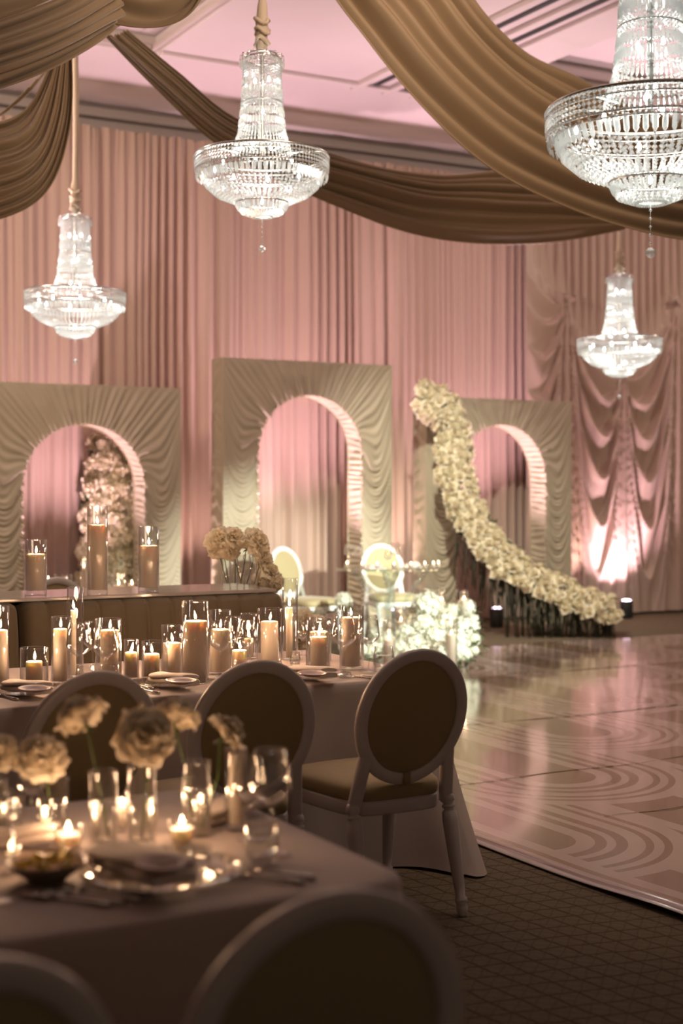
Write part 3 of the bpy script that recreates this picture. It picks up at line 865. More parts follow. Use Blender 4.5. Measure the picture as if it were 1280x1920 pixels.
def vase(loc, r, h, label, grp=None, base=.012, name='glass_vase', n=28):
    o = vase_mb(r, h, base, n).build(name, M['glass'], loc=loc); tag(o, label, 'vase', grp); return o
def vase_candle(px, yb, yr, wpx, vlab, clab, cw=None, ct=None, cdx=0, z=.752, e=.5, vgrp='cylinder vases on the long candlelit table', cgrp='pillar candles on the long candlelit table', taper=False, base=.010):
    """px: centre; yb / yr: base and rim rows; cw: candle width px; ct: candle top row"""
    p = PZ(px, yb-3, z); D = FWD.dot(p-CAM); r = wpx*D/F/2; h = (yb-yr)*D/F
    vase(p, r, h, vlab, vgrp, base=base)
    if cw:
        cr = min(cw*D/F/2, r-.004); chh = (yb-ct)*D/F-base
        off = RIGHT*(max(-1, min(1, cdx))*(r-.0035-cr))
        return candle(p+off+Vector((0,0,base+.001)), cr, chh, clab, cgrp, e*6.8, taper=taper)
vc = vase_candle
vc(-1,1288,1139,36,'tall glass cylinder cut off by the left edge','thick candle cut off by the left edge, in tall glass',30,1184)
vc(64,1292,1217,53,'wide short glass cylinder near the left napkin','short pillar candle in the wide glass by the left napkin',31,1243)
vc(115,1284,1159,38,'tall cylinder left of the crossed wine glasses','tall slim pillar candle left of the crossed wine glasses',26,1182,-.5)
vc(141,1272,1104,31,'very tall narrow glass tube at the left of the table','thin taper candle inside the tall narrow tube at the left',10.5,1147,-.4)
vc(203,1281,1163,50,'large cylinder behind the second wine glass from the left','pair-thick pillar candle behind the second wine glass from the left',34,1184,.3)
vc(246,1277,1202,29,'small cylinder just right of the large left one','small pillar candle right of the large left cylinder',23,1226,-.2)
vc(290,1275,1205,50,'medium cylinder left of the tall filled vase, with a low candle','low pillar candle in the medium cylinder left of the tall filled vase',30,1229,-.7)
vc(322,1268,1175,40,'cylinder partly hidden behind the medium one, holding a bent flame','pillar candle with a bent tall flame left of the filled vase',34,1208,.3)
vc(366,1277,1130,50,'tallest wide vase, filled to its wall with wax','thick wax column filling the tallest wide vase',47,1167)
vc(412,1266,1147,43,'wide vase behind the middle wine glass','broad pillar candle behind the middle wine glass',37,1183)
vc(448,1258,1196,46,'low glass cylinder with a small floating candle','small low candle in the short glass beside the middle wine glasses',28,1222,.1)
vc(466,1238,1153,32,'slim cylinder half hidden behind the middle wine glasses','slim candle half hidden behind the middle wine glasses',18,1200)
vc(505,1247,1144,47,'clean tall vase over the middle chair, two flames in it','tall smooth pillar candle standing over the middle chair',33,1168)
vc(543.5,1240,1087,30,'very tall narrow glass tube right of centre','thin taper candle inside the tall narrow tube right of centre',12.5,1142,-.2,taper=False)
vc(599,1241,1161,44,'cylinder hidden behind the one above the right napkin','broader candle behind the one above the right napkin',38,1187)
vc(596,1257,1167,46,'cylinder standing directly behind the right napkin','pillar candle directly behind the right napkin',31,1197,.2)
vc(659,1256,1138,46,'tall vase behind the two wine glasses at the table end','tall thick candle behind the two wine glasses at the table end',34,1160,-.3)
# three on the ledge
LG = 'tall vases on the grey ledge'; LC = 'wax columns on the grey ledge'
vc(67,1118,1015,41,'left one of three tall vases on the grey ledge','wax column in the left vase on the grey ledge',38,1042,z=1.004,vgrp=LG,cgrp=LC,base=.022)
vc(182.5,1117,952,39,'tallest of three vases on the grey ledge','tallest wax column on the grey ledge',37,987,z=1.004,vgrp=LG,cgrp=LC,base=.022)
vc(278.5,1112,990,40,'right one of three tall vases on the grey ledge','wax column with a slanted top in the right vase on the ledge',36,1026,z=1.004,vgrp=LG,cgrp=LC,base=.022)
# candles on the table beyond the banquette
FG = 'glasses on the far table beyond the banquette'; FC = 'candles on the far table beyond the banquette'
for px, yr, wpx, cw_, ct, nm in ((118,1077,33,22,1094,'wide glass with two flames seen between the ledge vases'), (157,1041,15,7,1065,'thin tall tube seen left of the tallest ledge vase'),
                          (222,1075,29,24,1098,'wide glass right of the tallest ledge vase'), (90,1081,14,9,1090,'narrow glass right of the left ledge vase'), (247,1089,13,9,1097,'small glass just left of the right ledge vase')):
    D = 10.9; p = PD(px, 1110, D); zb = .752; r = wpx*D/F/2; top = HC-(yr-HY)*D/F
    vase(Vector((p.x, p.y, zb)), r, top-zb, nm, FG); cz = HC-(ct-HY)*D/F
    candle(Vector((p.x, p.y, zb+.012)), cw_*D/F/2, cz-zb-.012, 'lit candle inside the '+nm, FC, .35)

def wine_mb(H=.225, Rb=.046, rim=.034, n=28, style=0):
    b = MB()
    prof = [(0,.001),(.034,.002),(.036,.003),(.034,.004),(.012,.007),(.005,.013),(.0038,.03),(.0036,.085),(.0045,.10),(.010,.108),(.024,.118),(.040,.131),(Rb,.142),(Rb*.985,.158),(Rb*.90,.190),(rim,H),(rim-.0012,H+.0005),(rim-.002,H)]
    b.lathe(prof, n)
    b.lathe([(rim-.002,H),(Rb*.90-.002,.190),(Rb*.985-.002,.158),(Rb-.002,.143),(.038,.133),(.022,.120),(.008,.112),(0,.110)], n)
    return b
WG = wine_mb().mesh('wine_glass', M['glass'])
def wine(p, label, s=1.0, grp='wine glasses on the candlelit table'):
    o = link(WG, 'wine_glass', loc=p); o.scale = (s,)*3; o.rotation_euler = (0,0,R.random()*6); tag(o, label, 'glass', grp); return o
for px, yb, lab, s in ((148,1291,'left wine glass of the crossed pair behind the left chair',1.12), (198,1291,'right wine glass of the crossed pair behind the left chair',1.05), (174,1268,'wine glass standing behind the crossed pair',1.0),
    (414,1276,'wine glass in front of the broad pillar, over the middle chair',1.06), (461,1266,'wine glass with the low candle showing through its bowl',1.0), (437,1248,'wine glass between the broad pillar and the clean tall vase',.95),
    (645,1270,'wine glass at the table end nearer the right napkin',1.12), (690,1263,'wine glass at the table end nearer the tumbler',1.08), (566,1232,'small wine glass behind the right napkin vases',.7)):
    wine(PZ(px, yb-3, .752), lab, s)
def tumbler(p, r, h, label, grp, fill=.6):
    t = thing('tumbler', label, 'glass', p, 0, grp)
    b = MB(); b.lathe([(0,0),(r*.82,0),(r*.86,.004),(r*1.04,h*.42),(r*.86,h),(r*.84,h+.0006),(r*.82,h),(r*1.0,h*.42),(r*.8,.010),(0,.010)], 24); b.build('bowl', M['glass'], t)
    if fill:
        b = MB(); b.lathe([(0,.0115),(r*.79,.0115),(r*.985,h*.42),(r*.93,h*fill),(0,h*fill)], 24); b.build('water', M['water'], t)
for px, yb, r, h, lab in ((719,1259,.046,.102,'water tumbler at the right end of the candlelit table'), (553,1252,.024,.062,'shot-size cut glass below the tall narrow tube right of centre'), (455,1277,.042,.078,'low tumbler between the middle chair and the wine glasses'),
                          (205,1293,.042,.09,'low tumbler behind the top of the left chair'), (160,1290,.04,.085,'low tumbler in front of the crossed wine glasses')):
    tumbler(PZ(px, yb-3, .752), r, h, lab, 'tumblers on the candlelit table')

# place settings
def napkin(p, rz, label, grp, s=1.0):
    t = thing('napkin', label, 'napkin', p, rz, grp); b = MB()
    def lay(z0, th, w_, l_, sk):
        def f(u, v):
            a = 2*PI*v; ct, st = math.cos(a), math.sin(a)
            x = (u-.5)*l_; y = math.copysign(abs(ct)**.3, ct)*w_/2+sk*x; zz = z0+math.copysign(abs(st)**.8, st)*th/2
            e = 1-.25*abs(2*u-1)**8
            return (x*s, y*e*s, (zz+.006*math.sin(x*18+sk)+.004*math.cos(y*30))*1)
        return f
    b.grid(lay(.016,.020,.11,.27,0), 26, 20, False, True); b.grid(lay(.034,.014,.10,.23,.12), 26, 20, False, True)
    for q in (lay(.016,.020,.11,.27,0), lay(.034,.014,.10,.23,.12)):
        for u in (0, 1):
            vs_ = [q(u, k/20) for k in range(20)]; b.add(vs_, [tuple(range(20))])
    b.build('folded_cloth', M['napkin'], t); return t
def plate(p, r, label, grp, tilt=(0,0,0), m='plate', name='plate'):
    b = MB(); b.lathe([(0,0),(r*.6,0),(r*.66,.002),(r,.011),(r*1.0,.013),(r*.98,.0135),(r*.66,.006),(r*.6,.004),(0,.004)], 36)
    o = b.build(name, M[m], loc=p); o.rotation_euler = tilt; tag(o, label, 'plate', grp); return o
def charger(p, r, label, grp):
    t = thing('charger_plate', label, 'plate', p, 0, grp)
    b = MB(); b.lathe([(0,0),(r*.7,0),(r*.75,.002),(r,.010),(r,.013),(r*.74,.006),(r*.7,.004),(0,.004)], 48); b.build('disc', M['glass'], t)
    b = MB()
    for k in range(60):
        a = 2*PI*k/60; b.lathe([(0,-.005),(.0045,-.002),(.0045,.002),(0,.005)], 6, (r*math.cos(a), r*math.sin(a), .012))
    b.build('beaded_rim', M['glass'], t); return t
def fork(p, rz, label, grp, kind='fork'):
    b = MB()
    b.tube([(0,-.10,.003),(0,-.05,.004),(0,.0,.005),(0,.03,.007)], [.006,.0045,.0028,.003], 8)
    if kind == 'fork':
        b.box(-.010,.010,.03,.055,.0055,.0075)
        for k in range(4): b.box(-.010+k*.0056,-.0068+k*.0056,.055,.095,.0055,.0075)
    else:
        b.add([(-.008,.02,.004),(.006,.02,.004),(.008,.09,.004),(.0,.11,.004),(-.008,.095,.004),(-.008,.02,.0065),(.006,.02,.0065),(.008,.09,.0065),(.0,.11,.0065),(-.008,.095,.0065)],
              [(0,4,3,2,1),(5,6,7,8,9),(0,1,6,5),(1,2,7,6),(2,3,8,7),(3,4,9,8),(4,0,5,9)])
    o = b.build(kind, M['steel'], loc=p); o.rotation_euler = (0,0,rz); o.location.z = .7525; tag(o, label, 'cutlery', grp)
SG = 'place settings on the candlelit table'
def pang(x0, y0, x1, y1, z=.77):
    d = PZ(x1, y1, z)-PZ(x0, y0, z); return math.atan2(d.y, d.x)
for i, (px, py, d) in enumerate(((50,1305,'at the left end of the candlelit table'), (325,1290,'between the left and middle chairs'), (585,1276,'between the middle and right chairs'))):
    p = PZ(px, py, .752)
    charger(PZ(px+3, py-8, .752), .155, 'clear beaded glass charger '+d, 'glass chargers on the candlelit table')
    q = p+Vector((0,0,.014)); napkin(q, pang(px-50, py-12, px+45, py+10), 'folded pale napkin on the charger '+d, 'napkins on the candlelit table')
    pl = PZ(px+(14 if i < 2 else 0), py-8, .80); plate(pl+Vector((0,0,.002)), .058, 'small rose side plate on the napkin '+d, 'side plates on the candlelit table', (math.radians(3), 0, 0))
for px, py, k, d in ((254,1290,'fork','outer fork right of the left chair'), (262,1288,'fork','inner fork right of the left chair'), (272,1296,'knife','knife right of the left chair'),
                     (668,1272,'knife','left knife by the wine glasses at the table end'), (684,1270,'knife','right knife by the wine glasses at the table end'), (10,1308,'fork','fork at the far left of the candlelit table')):
    fork(PZ(px, py, .752), math.radians(30 if px > 600 else 10), d, 'cutlery on the candlelit table', k)

# roses: stem and bloom
def rose(base, head, s, nrm_, label, grp, k=0):
    base = Vector(base); head = Vector(head)
    t = thing('rose', label, 'flower', base, 0, grp)
    h = head-base; n_ = Vector(nrm_).normalized()
    o = link(ROSE_ME[k % 4], 'bloom', t); o.matrix_local = Matrix.Translation(h) @ rot_to(n_, k*1.7) @ Matrix.Scale(s, 4)
    b = MB(); low = h-n_*.035*s
    b.tube([(0,0,0), h*.5+Vector((.006,.0,0)), low, low+n_*.02*s], [.0025,.0025,.003,.007], 7)
    b.build('stem', M['stem'], t)
    b = MB()
    for q in range(5):
        a = q*1.256; d = Vector((math.cos(a), math.sin(a), -.5)); s_ = Vector((-d.y, d.x, 0))
        b.add([low, low+d*.015*s+s_*.006, low+d*.035*s, low+d*.015*s-s_*.006], [(0,1,2,3)])
    b.build('sepals', M['stem'], t)
    return t
# cluster of bud vases on the ledge
BG = 'bud vases at the right end of the ledge'; RG = 'roses at the right end of the ledge'
for i, px in enumerate((424, 438, 451, 464, 474)):
    p = PZ(px, 1101-(i % 2)*2, 1.004); vase(p, .0235, .175, ['leftmost of the five bud vases on the ledge','second of the five bud vases on the ledge, from the left','middle one of the five bud vases on the ledge','fourth of the five bud vases on the ledge, from the left','rightmost of the five bud vases on the ledge'][i], BG, .012)
heads = [(412,1012,1.15,(-.5,-.8,.5),424,'big ivory rose furthest left over the ledge vases'), (438,1006,1.0,(-.1,-.9,.8),438,'ivory rose topping the left side of the ledge cluster'), (432,1030,.9,(0,-1,.2),451,'ivory rose low at the middle of the ledge cluster'),
         (462,1018,.9,(.2,.3,.9),451,'ivory rose turned away behind the ledge cluster'), (482,1014,1.15,(.2,-1,.5),464,'large open ivory rose at the right over the ledge vases'), (490,1030,.95,(.6,-.8,.1),474,'ivory rose tipping right over the ledge vases'), (404,1030,.8,(-.8,-.6,0),424,'ivory rose drooping left of the ledge vases')]
for i, (x, y, s, nn, bx, lab) in enumerate(heads):
    bb = PZ(bx, 1101, 1.004)+Vector((0,0,.02)); D = FWD.dot(bb-CAM)
    bb = bb+RIGHT*((12-4*i % 17)*.001)
    rose(bb, PD(x, y, D-.02), s*1.1, nn, lab, RG, i)
for i, (x, y, s, nn, lab) in enumerate([(506,1072,1.0,(.3,-.7,.7),'ivory rose low past the right end of the ledge'), (496,1050,.8,(0,-1,.2),'ivory rose beside the bud vases on the right'), (512,1092,1.05,(.3,-1,-.1),'ivory rose hanging lowest beyond the ledge end'), (490,1092,.9,(-.2,-1,.1),'ivory rose touching the ledge beside the bud vases'),
                        (575,1165,1.0,(.1,-1,.3),'cream rose behind the tall narrow tube'), (566,1195,1.1,(-.2,-1,.2),'cream rose low behind the tall narrow tube'), (598,1172,.9,(.4,-1,.2),'cream rose behind the right napkin vases')]):
    D = 8.25 if x < 550 else 8.1
    hd = PD(x, y, D); vb = PD(522 if x < 550 else 575, 1150, 8.3)
    rose((vb.x+.02*(i % 3-1), vb.y+.02*(i % 2), .02 if x < 550 else .012), hd, s*1.15, nn, lab, 'roses past the banquette end', i)
# low vase box those roses stand in
for q_, lb_ in ((522, 'floor vase of roses right behind the banquette end'), (575, 'floor vase of roses between banquette and glass table')):
    tz = PD(q_, 1150, 8.3); vase(Vector((tz.x, tz.y, 0)), .07, .45, lb_, 'floor vases at the banquette end')

# ---------------------------------------------------------------- near table
NG = 'bud vases on the near table'; NR = 'open roses on the near table'
nv = [(100,1572,1465,58,'leftmost clear bud vase on the near table'), (194,1594,1452,54,'second clear bud vase from the left on the near table'), (265,1592,1443,54,'bud vase with a brown stem on the near table'), (368,1572,1434,54,'rightmost clear bud vase on the near table')]
npos = []
for px, yb, yr, wpx, lab in nv:
    p = PZ(px, yb-6, .752); D = FWD.dot(p-CAM); vase(p, wpx*D/F/2, (yb-yr)*D/F, lab, NG, .014); npos.append((p, D, wpx*D/F/2))
    t = MB(); r = wpx*D/F/2-.004; hh = (yb-yr)*D/F*.62; t.lathe([(0,.015),(r,.015),(r,hh),(0,hh)], 24)
    o = t.build('vase_water', M['water'], loc=p); tag(o, 'clear water in the '+lab, 'water', 'water in the near bud vases')
nroses = [(78,1418,.98,(-.2,-.7,.8),0,-.01,'large open rose at the left of the near table'), (150,1336,.92,(-.3,.6,.8),1,.02,'rose seen from behind, highest at the left of the near table'), (274,1378,1.08,(-.1,-1,.5),2,.0,'largest rose, facing the camera, on the near table'),
          (328,1338,.85,(.3,.5,.9),3,-.01,'rose seen from behind, between two blooms on the near table'), (430,1370,.80,(.7,-.2,.6),3,.02,'frilly rose leaning right over the near table')]
for i, (x, y, s, nn, vi, dx, lab) in enumerate(nroses):
    p, D, r = npos[vi]; rose(p+Vector((0,0,.018))+RIGHT*dx*.6, PD(x, y, D+(.0 if i != 4 else .15)), s, nn, lab, NR, i)
p = PZ(-12, 1570, .752); vase(p, .033, .13, 'bud vase cut off by the left edge of the near table', NG, .014)
rose(p+Vector((0,0,.018)), PD(-4, 1408, FWD.dot(p-CAM)), .8, (-.2,-.6,.8), 'rose half cut off by the left edge', NR, 2)
# votives
VG = 'votive candles on the near table'
def votive(px, yb, wpx, hpx, lab, e=1.1, z=.752, lit=True):
    p = PZ(px, yb-6, z); D = FWD.dot(p-CAM); r = wpx*D/F/2; h = hpx*D/F
    t = thing('votive_candle', lab, 'candle', p, 0, VG)
    b = MB(); b.lathe([(0,0),(r*.7,0),(r*.74,.003),(r,h),(r-.002,h+.0005),(r-.003,h),(r*.72,.008),(0,.008)], 24); b.build('cup', M['glass'], t)
    b = MB(); b.lathe([(0,.009),(r*.70,.009),(r*.90,h*.68),(r*.86,h*.70),(0,h*.69)], 24); b.build('wax_body', M['wax'], t)
    b = MB(); b.tube([(0,0,h*.69),(0,0,h*.69+.008)], .0012, 5); b.build('wick', M['wick'], t)
    o = link(FL, 'flame', t); o.location = (0,0,h*.70+.006); o.scale = (.8,.8,.6)
    lamp('POINT', 'flame_light', (0,0,h*.70+.03), e, (1.0,.60,.34), size=.012, parent=t)
for a in ((128,1605,56,52,'low votive beside the butter bowl'), (341,1595,52,54,'low votive in front of the rightmost bud vase'), (178,1572,24,62,'slim votive seen through the second bud vase',.35), (229,1565,26,60,'slim votive between the second and third bud vases',.35),
          (284,1563,24,58,'slim votive behind the third bud vase',.35), (376,1562,30,66,'slim votive behind the rightmost bud vase',.35), (84,1590,24,70,'slim votive in front of the leftmost bud vase',.35), (22,1640,30,50,'votive left of the butter bowl',.35),
          (8,1562,26,40,'votive at the left edge, behind the bowl',.35)): votive(*a)
# butter bowl
p = PZ(88, 1650, .752); t = thing('butter_bowl', 'dark shallow bowl heaped with yellow butter pieces', 'bowl', p)
b = MB(); b.lathe([(0,0),(.035,0),(.04,.004),(.072,.026),(.082,.040),(.080,.041),(.070,.028),(.035,.010),(0,.008)], 32); b.build('bowl', M['bowl'], t)
for k in range(11):
    a = k*2.4; r = .058*math.sqrt(k/11)
    b = MB(); b.box(-.012,.012,-.009,.009,-.007,.007); o = b.build('butter_piece', M['butter'], t, smooth=False, loc=(r*math.cos(a), r*math.sin(a), .042+.007*(k % 3)-.012*(r/.058)), bevel=.003); o.rotation_euler = (R.uniform(-.5,.5), R.uniform(-.5,.5), k)
charger(PZ(305, 1640, .752), .165, 'clear beaded glass charger on the near table', None)
napkin(PZ(262, 1652, .752)+Vector((0,0,.016)), pang(180, 1605, 345, 1690), 'thick folded napkin on the near glass charger', None, 1.15)
plate(PZ(300, 1628, .81)+Vector((0,0,.0)), .05, 'small rose side plate on the near napkin', None, (math.radians(4),0,0))
b = MB(); b.lathe([(0,0),(.017,0),(.018,.003),(.024,.035),(.0225,.035),(.016,.006),(0,.006)], 20); o = b.build('shot_glass', M['glass'], loc=PZ(376,1632,.766)); tag(o, 'tiny glass standing on the near glass charger', 'glass')
CG = 'cutlery on the near table'
for px, py, k, d, a in ((118,1690,'fork','outer blurred fork on the near table',40), (146,1686,'fork','middle blurred fork on the near table',40), (176,1680,'fork','inner blurred fork on the near table',40), (486,1648,'knife','inner blurred knife beyond the near charger',38), (506,1640,'knife','outer blurred knife beyond the near charger',38)):
    fork(PZ(px, py, .752), math.radians(a), d, CG, k)
NGW = 'wine glasses on the near table'
wine(PZ(507,1602,.752), 'large wine glass near the corner of the near table', 1.0, NGW)
wine(PZ(468,1575,.752), 'slimmer wine glass behind the large one on the near table', .82, NGW)
wine(PZ(60,1560,.752), 'wine glass behind the leftmost bud vase', .8, NGW)
wine(PZ(2,1690,.752), 'wine glass cut off at the lower left edge', .62, NGW)
tumbler(PZ(490,1618,.752), .038, .09, 'water tumbler below the large near wine glass', 'tumblers on the near table')
tumbler(PZ(20,1555,.752), .036, .09, 'blurred tumbler at the left back of the near table', 'tumblers on the near table')
p = PZ(442,1555,.752); vase(p, .026, .19, 'tall slim glass tube with an unlit candle on the near table', None)
candle(p+Vector((0,0,.013)), .016, .165, 'unlit pale taper in the slim tube on the near table', None, lit=False, name='taper_candle')
napkin(PZ(424,1535,.752)+Vector((0,0,.002)), math.radians(20), 'napkin lying at the far side of the near table', None, .8)
napkin(PZ(48,1588,.752)+Vector((0,0,.002)), math.radians(-30), 'napkin behind the butter bowl', None, .6)

# ---------------------------------------------------------------- glass sweetheart table
gt = PY(731, 1066, 11.6); gz = gt.z
t = thing('glass_table', 'round glass table with clear pedestal set with votives', 'table', (gt.x, gt.y, 0))
b = MB(); b.lathe([(0,gz-.012),(.505,gz-.012),(.51,gz-.009),(.51,gz-.003),(.505,gz),(0,gz)], 64); b.build('tabletop', M['tglass'], t)
for k in range(4):
    a = k*PI/2+.5; b = MB(); pts = []
    for q in range(13):
        s = q/12; r = .10+.22*abs(2*s-.9)**1.5; aa = a+.7*s; pts.append((r*math.cos(aa), r*math.sin(aa), .01+(gz-.03)*s))
    b.tube(pts, [.03-.012*math.sin(PI*q/12) for q in range(13)], 10); b.build('leg', M['acryl'], t)
b = MB(); b.lathe([(0,0),(.20,0),(.20,.02),(.06,.03),(.04,.2),(.055,.4),(.04,.6),(.08,gz-.03),(.16,gz-.014),(0,gz-.013)], 32); b.build('pedestal', M['acryl'], t)
SG2 = 'votives on the glass table'
vlabs = ['leftmost votive on the glass table','second votive from the left on the glass table','third votive from the left on the glass table','votive at the middle of the glass table','votive right of the middle on the glass table','votive third from the right on the glass table','votive second from the right on the glass table','rightmost votive on the glass table']
for px, lab in zip((650,678,706,737,768,794,811,821), vlabs):
    o_ = (px-731)*13.5/F; q = gt+RIGHT*o_-FWD*math.sqrt(max(0, .47**2-o_**2))*.6; tt = thing('votive_candle', lab, 'candle', (q.x, q.y, gz+.001), 0, SG2)
    b = MB(); b.lathe([(0,0),(.022,0),(.027,.062),(.025,.062),(.021,.005),(0,.005)], 14); b.build('cup', M['glass'], tt)
    b = MB(); b.lathe([(0,.006),(.020,.006),(.0235,.045),(0,.045)], 14); b.build('wax_body', M['wax'], tt)
    o = link(FL, 'flame', tt); o.location = (0,0,.05); o.scale = (.8,)*3
    lamp('POINT', 'flame_light', (0,0,.075), .12, (1.0,.62,.36), size=.012, parent=tt)
for px, dy, s, lab in ((655,.05,1.0,'left wine glass on the glass table'),(672,.15,.95,'second wine glass from the left on the glass table'),(727,-.1,.75,'short wine glass at the middle of the glass table'),(741,.15,1.0,'wine glass right of the middle on the glass table'),(749,.0,.98,'rightmost wine glass on the glass table')):
    q = PY(px, 1060, gt.y+dy); wine((q.x, q.y, gz+.001), lab, s*1.05, 'wine glasses on the glass table')
for px, lab in ((700,'napkin on the left of the glass table'),(772,'napkin on the right of the glass table')):
    q = PY(px, 1060, gt.y-.12); plate((q.x, q.y, gz+.002), .12, 'pale plate under the '+lab, 'plates on the glass table', m='framew'); napkin((q.x, q.y, gz+.012), math.radians(25), lab, 'napkins on the glass table', .75)
FCg = 'floor candles among the hydrangeas'
for px, yb, wpx, hpx, ct, lab in ((729,1222,26,62,1200,'white pillar in glass on the floor before the glass table'),(751,1195,24,60,1165,'tall peach pillar in glass beside the glass table'),(846,1235,24,75,1190,'bright pillar in glass in front of the hydrangea mound'),(828,1165,14,60,1128,'slim candle rising behind the hydrangea mound'),(870,1160,16,52,1125,'slim candle behind the right side of the mound')):
    D = 12.0 if yb > 1210 else 12.85
    p = PD(px, yb, D); top = p.z+hpx*D/F; r = wpx*D/F/2
    zb = .002
    vase(Vector((p.x, p.y, zb)), r, top-zb, 'glass cylinder around the '+lab, 'glass cylinders among the hydrangeas')
    candle(Vector((p.x, p.y, zb+.013)), r*.7, (HC-(ct-HY)*D/F)-zb-.013, lab, FCg, .5)

# ================================================================== CHANDELIERS
def bead(b, c, r, s=1.0):
    x, y, z = c; h = r*s
    b.add([(x+r,y,z),(x,y+r,z),(x-r,y,z),(x,y-r,z),(x,y,z+h),(x,y,z-h)], [(0,1,4),(1,2,4),(2,3,4),(3,0,4),(1,0,5),(2,1,5),(3,2,5),(0,3,5)])
def strand(b, p0, p1, kinds, sag=0):
    """kinds: sequence of 'o' beads and 'I' prisms, spread from p0 to p1"""
    tot = sum(1 if k == 'o' else 3.2 for k in kinds); pos = 0; d = p1-p0; L = d.length; dn = d.normalized()
    for k in kinds:
        w_ = 1 if k == 'o' else 3.2; c = p0+d*((pos+w_/2)/tot); u = (pos+w_/2)/tot
        c = c+Vector((0,0,-sag*4*u*(1-u)))
        if k == 'o': bead(b, c, L/tot*.50)
        else:
            hl = L/tot*3.2*.46; r = L/tot*.48
            x = dn.orthogonal().normalized(); y = dn.cross(x)
            V = [c-dn*hl, c+dn*hl]
            for q in (-.55, .45):
                for k2 in range(4):
                    a = k2*PI/2; V.append(c+dn*hl*q*1.2+x*math.cos(a)*r+y*math.sin(a)*r)
            Fs = []
            for k2 in range(4):
                n2 = (k2+1) % 4
                Fs += [(0, 2+n2, 2+k2), (2+k2, 2+n2, 6+n2, 6+k2), (6+k2, 6+n2, 1)]
            b.add(V, Fs)
        pos += w_
def cyl(r, a, z): return Vector((r*math.cos(a), r*math.sin(a), z))
def chandelier():
    t = thing('chandelier', 'x', 'chandelier', (0,0,0), 0, 'crystal chandeliers')
    b = MB()
    for r, z, th in ((.372,.0,.008),(.374,-.028,.004),(.366,-.085,.005),(.15,-.265,.004),(.345,-.10,.004)):
        b.tube([cyl(r, 2*PI*k/64, z) for k in range(64)], th, 6, closed=True)
    for k in range(8):
        a = 2*PI*k/8; b.tube([cyl(.372,a,0), cyl(.25,a,.012), cyl(.155,a,.004)], .005, 6)
    b.build('rim_frame', M['chrome'], t)
    b = MB(); b.tube([cyl(.105, 2*PI*k/40, .55) for k in range(40)], .006, 6, closed=True)
    b.tube([cyl(.085, 2*PI*k/40, .575) for k in range(40)], .005, 6, closed=True); b.tube([cyl(.118, 2*PI*k/40, .30) for k in range(40)], .003, 5, closed=True)
    for k in range(14):
        a = 2*PI*k/14; b.tube([cyl(.085,a,.575), cyl(.122,a,.57), cyl(.125,a,.545), cyl(.105,a,.55)], .003, 5)
    for k in range(4):
        a = PI/2*k; b.tube([cyl(.085,a,.575), cyl(.04,a,.60), Vector((0,0,.61))], .004, 6)
    b.lathe([(.012,.0),(.014,.6),(0,.62)], 10)
    b.build('crown', M['chrome'], t)
    b = MB()
    prof = [(.105,.545),(.107,.44),(.114,.30),(.132,.14),(.170,.01)]
    for k in range(44):
        a = 2*PI*k/44
        for (r0, z0), (r1, z1), kk in zip(prof, prof[1:], ('ooooooo','IIoo' if k % 2 else 'oooIo','ooIIo','ooIIooo')):
            strand(b, cyl(r0,a,z0), cyl(r1,a,z1), kk)
    # pear drops around the crown
    for k in range(28):
        a = 2*PI*k/28; strand(b, cyl(.124,a,.545), cyl(.124,a,.50), 'oI')
    b.build('tower_crystals', M['crystal'], t, smooth=False)['kind'] = 'stuff'
    b = MB()
    for k in range(104):
        a = 2*PI*k/104; strand(b, cyl(.378,a,.0), cyl(.374,a,-.095), 'ooooo')
        if k % 2: strand(b, cyl(.376,a,-.095), cyl(.366,a,-.145), 'oI')
    for k in range(64):
        a = 2*PI*k/64; strand(b, cyl(.350,a,-.09), cyl(.325,a,-.165), 'I'); strand(b, cyl(.325,a,-.165), cyl(.255,a,-.225), 'oooo')
    for k in range(48):
        a = 2*PI*k/48; strand(b, cyl(.255,a,-.225), cyl(.155,a,-.262), 'ooooo'); 
        strand(b, cyl(.152,a,-.245), cyl(.150,a,-.262), 'oo')
    b.build('bowl_crystals', M['crystal'], t, smooth=False)['kind'] = 'stuff'
    b = MB()
    for k in range(40):
        a = 2*PI*k/40; strand(b, cyl(.150,a,-.268), cyl(.128,a,-.315), 'I'); strand(b, cyl(.128,a,-.315), cyl(.045,a,-.345), 'oooo')
    b.build('basket_crystals', M['crystal'], t, smooth=False)['kind'] = 'stuff'
    b = MB()
    for k in range(5): bead(b, (0,0,-.37-.03*k), .007)
    b.tube([(0,0,-.34),(0,0,-.50)], .0012, 5)
    b.build('finial_chain', M['crystal'], t)
    b = MB(); b.lathe([(0,-.02),(.011,-.016),(.019,-.006),(.019,.006),(.011,.016),(0,.02)], 10, (0,0,-.525)); b.build('crystal_ball', M['crystal'], t, smooth=False)
    bm = MB(); bm.lathe([(0,-.014),(.006,-.009),(.008,0),(.006,.010),(0,.020)], 10); bme = bm.mesh('bulb', M['bulb'])
    for k in range(8):
        a = 2*PI*k/8+.2; o = link(bme, 'bulb', t); o.location = cyl(.27, a, -.075)
    for z, r in ((.43,.045),(.24,.05),(.06,.07)):
        for k in range(2): o = link(bme, 'bulb', t); o.location = cyl(r, k*PI+z*5, z)
    o = link(bme, 'bulb', t); o.location = (0,0,-.26)
    lamp('POINT', 'bulb_glow', (0,0,-.06), 9.5, (1.0,.96,.88), size=.12, parent=t)
    for k in range(3): lamp('POINT', 'bulb_glow', cyl(.22, k*2*PI/3+.5, -.07), .9, (1.0,.97,.9), size=.02, parent=t)
    lamp('POINT', 'bulb_glow', (0,0,.42), 1.1, (1.0,.97,.9), size=.03, parent=t)
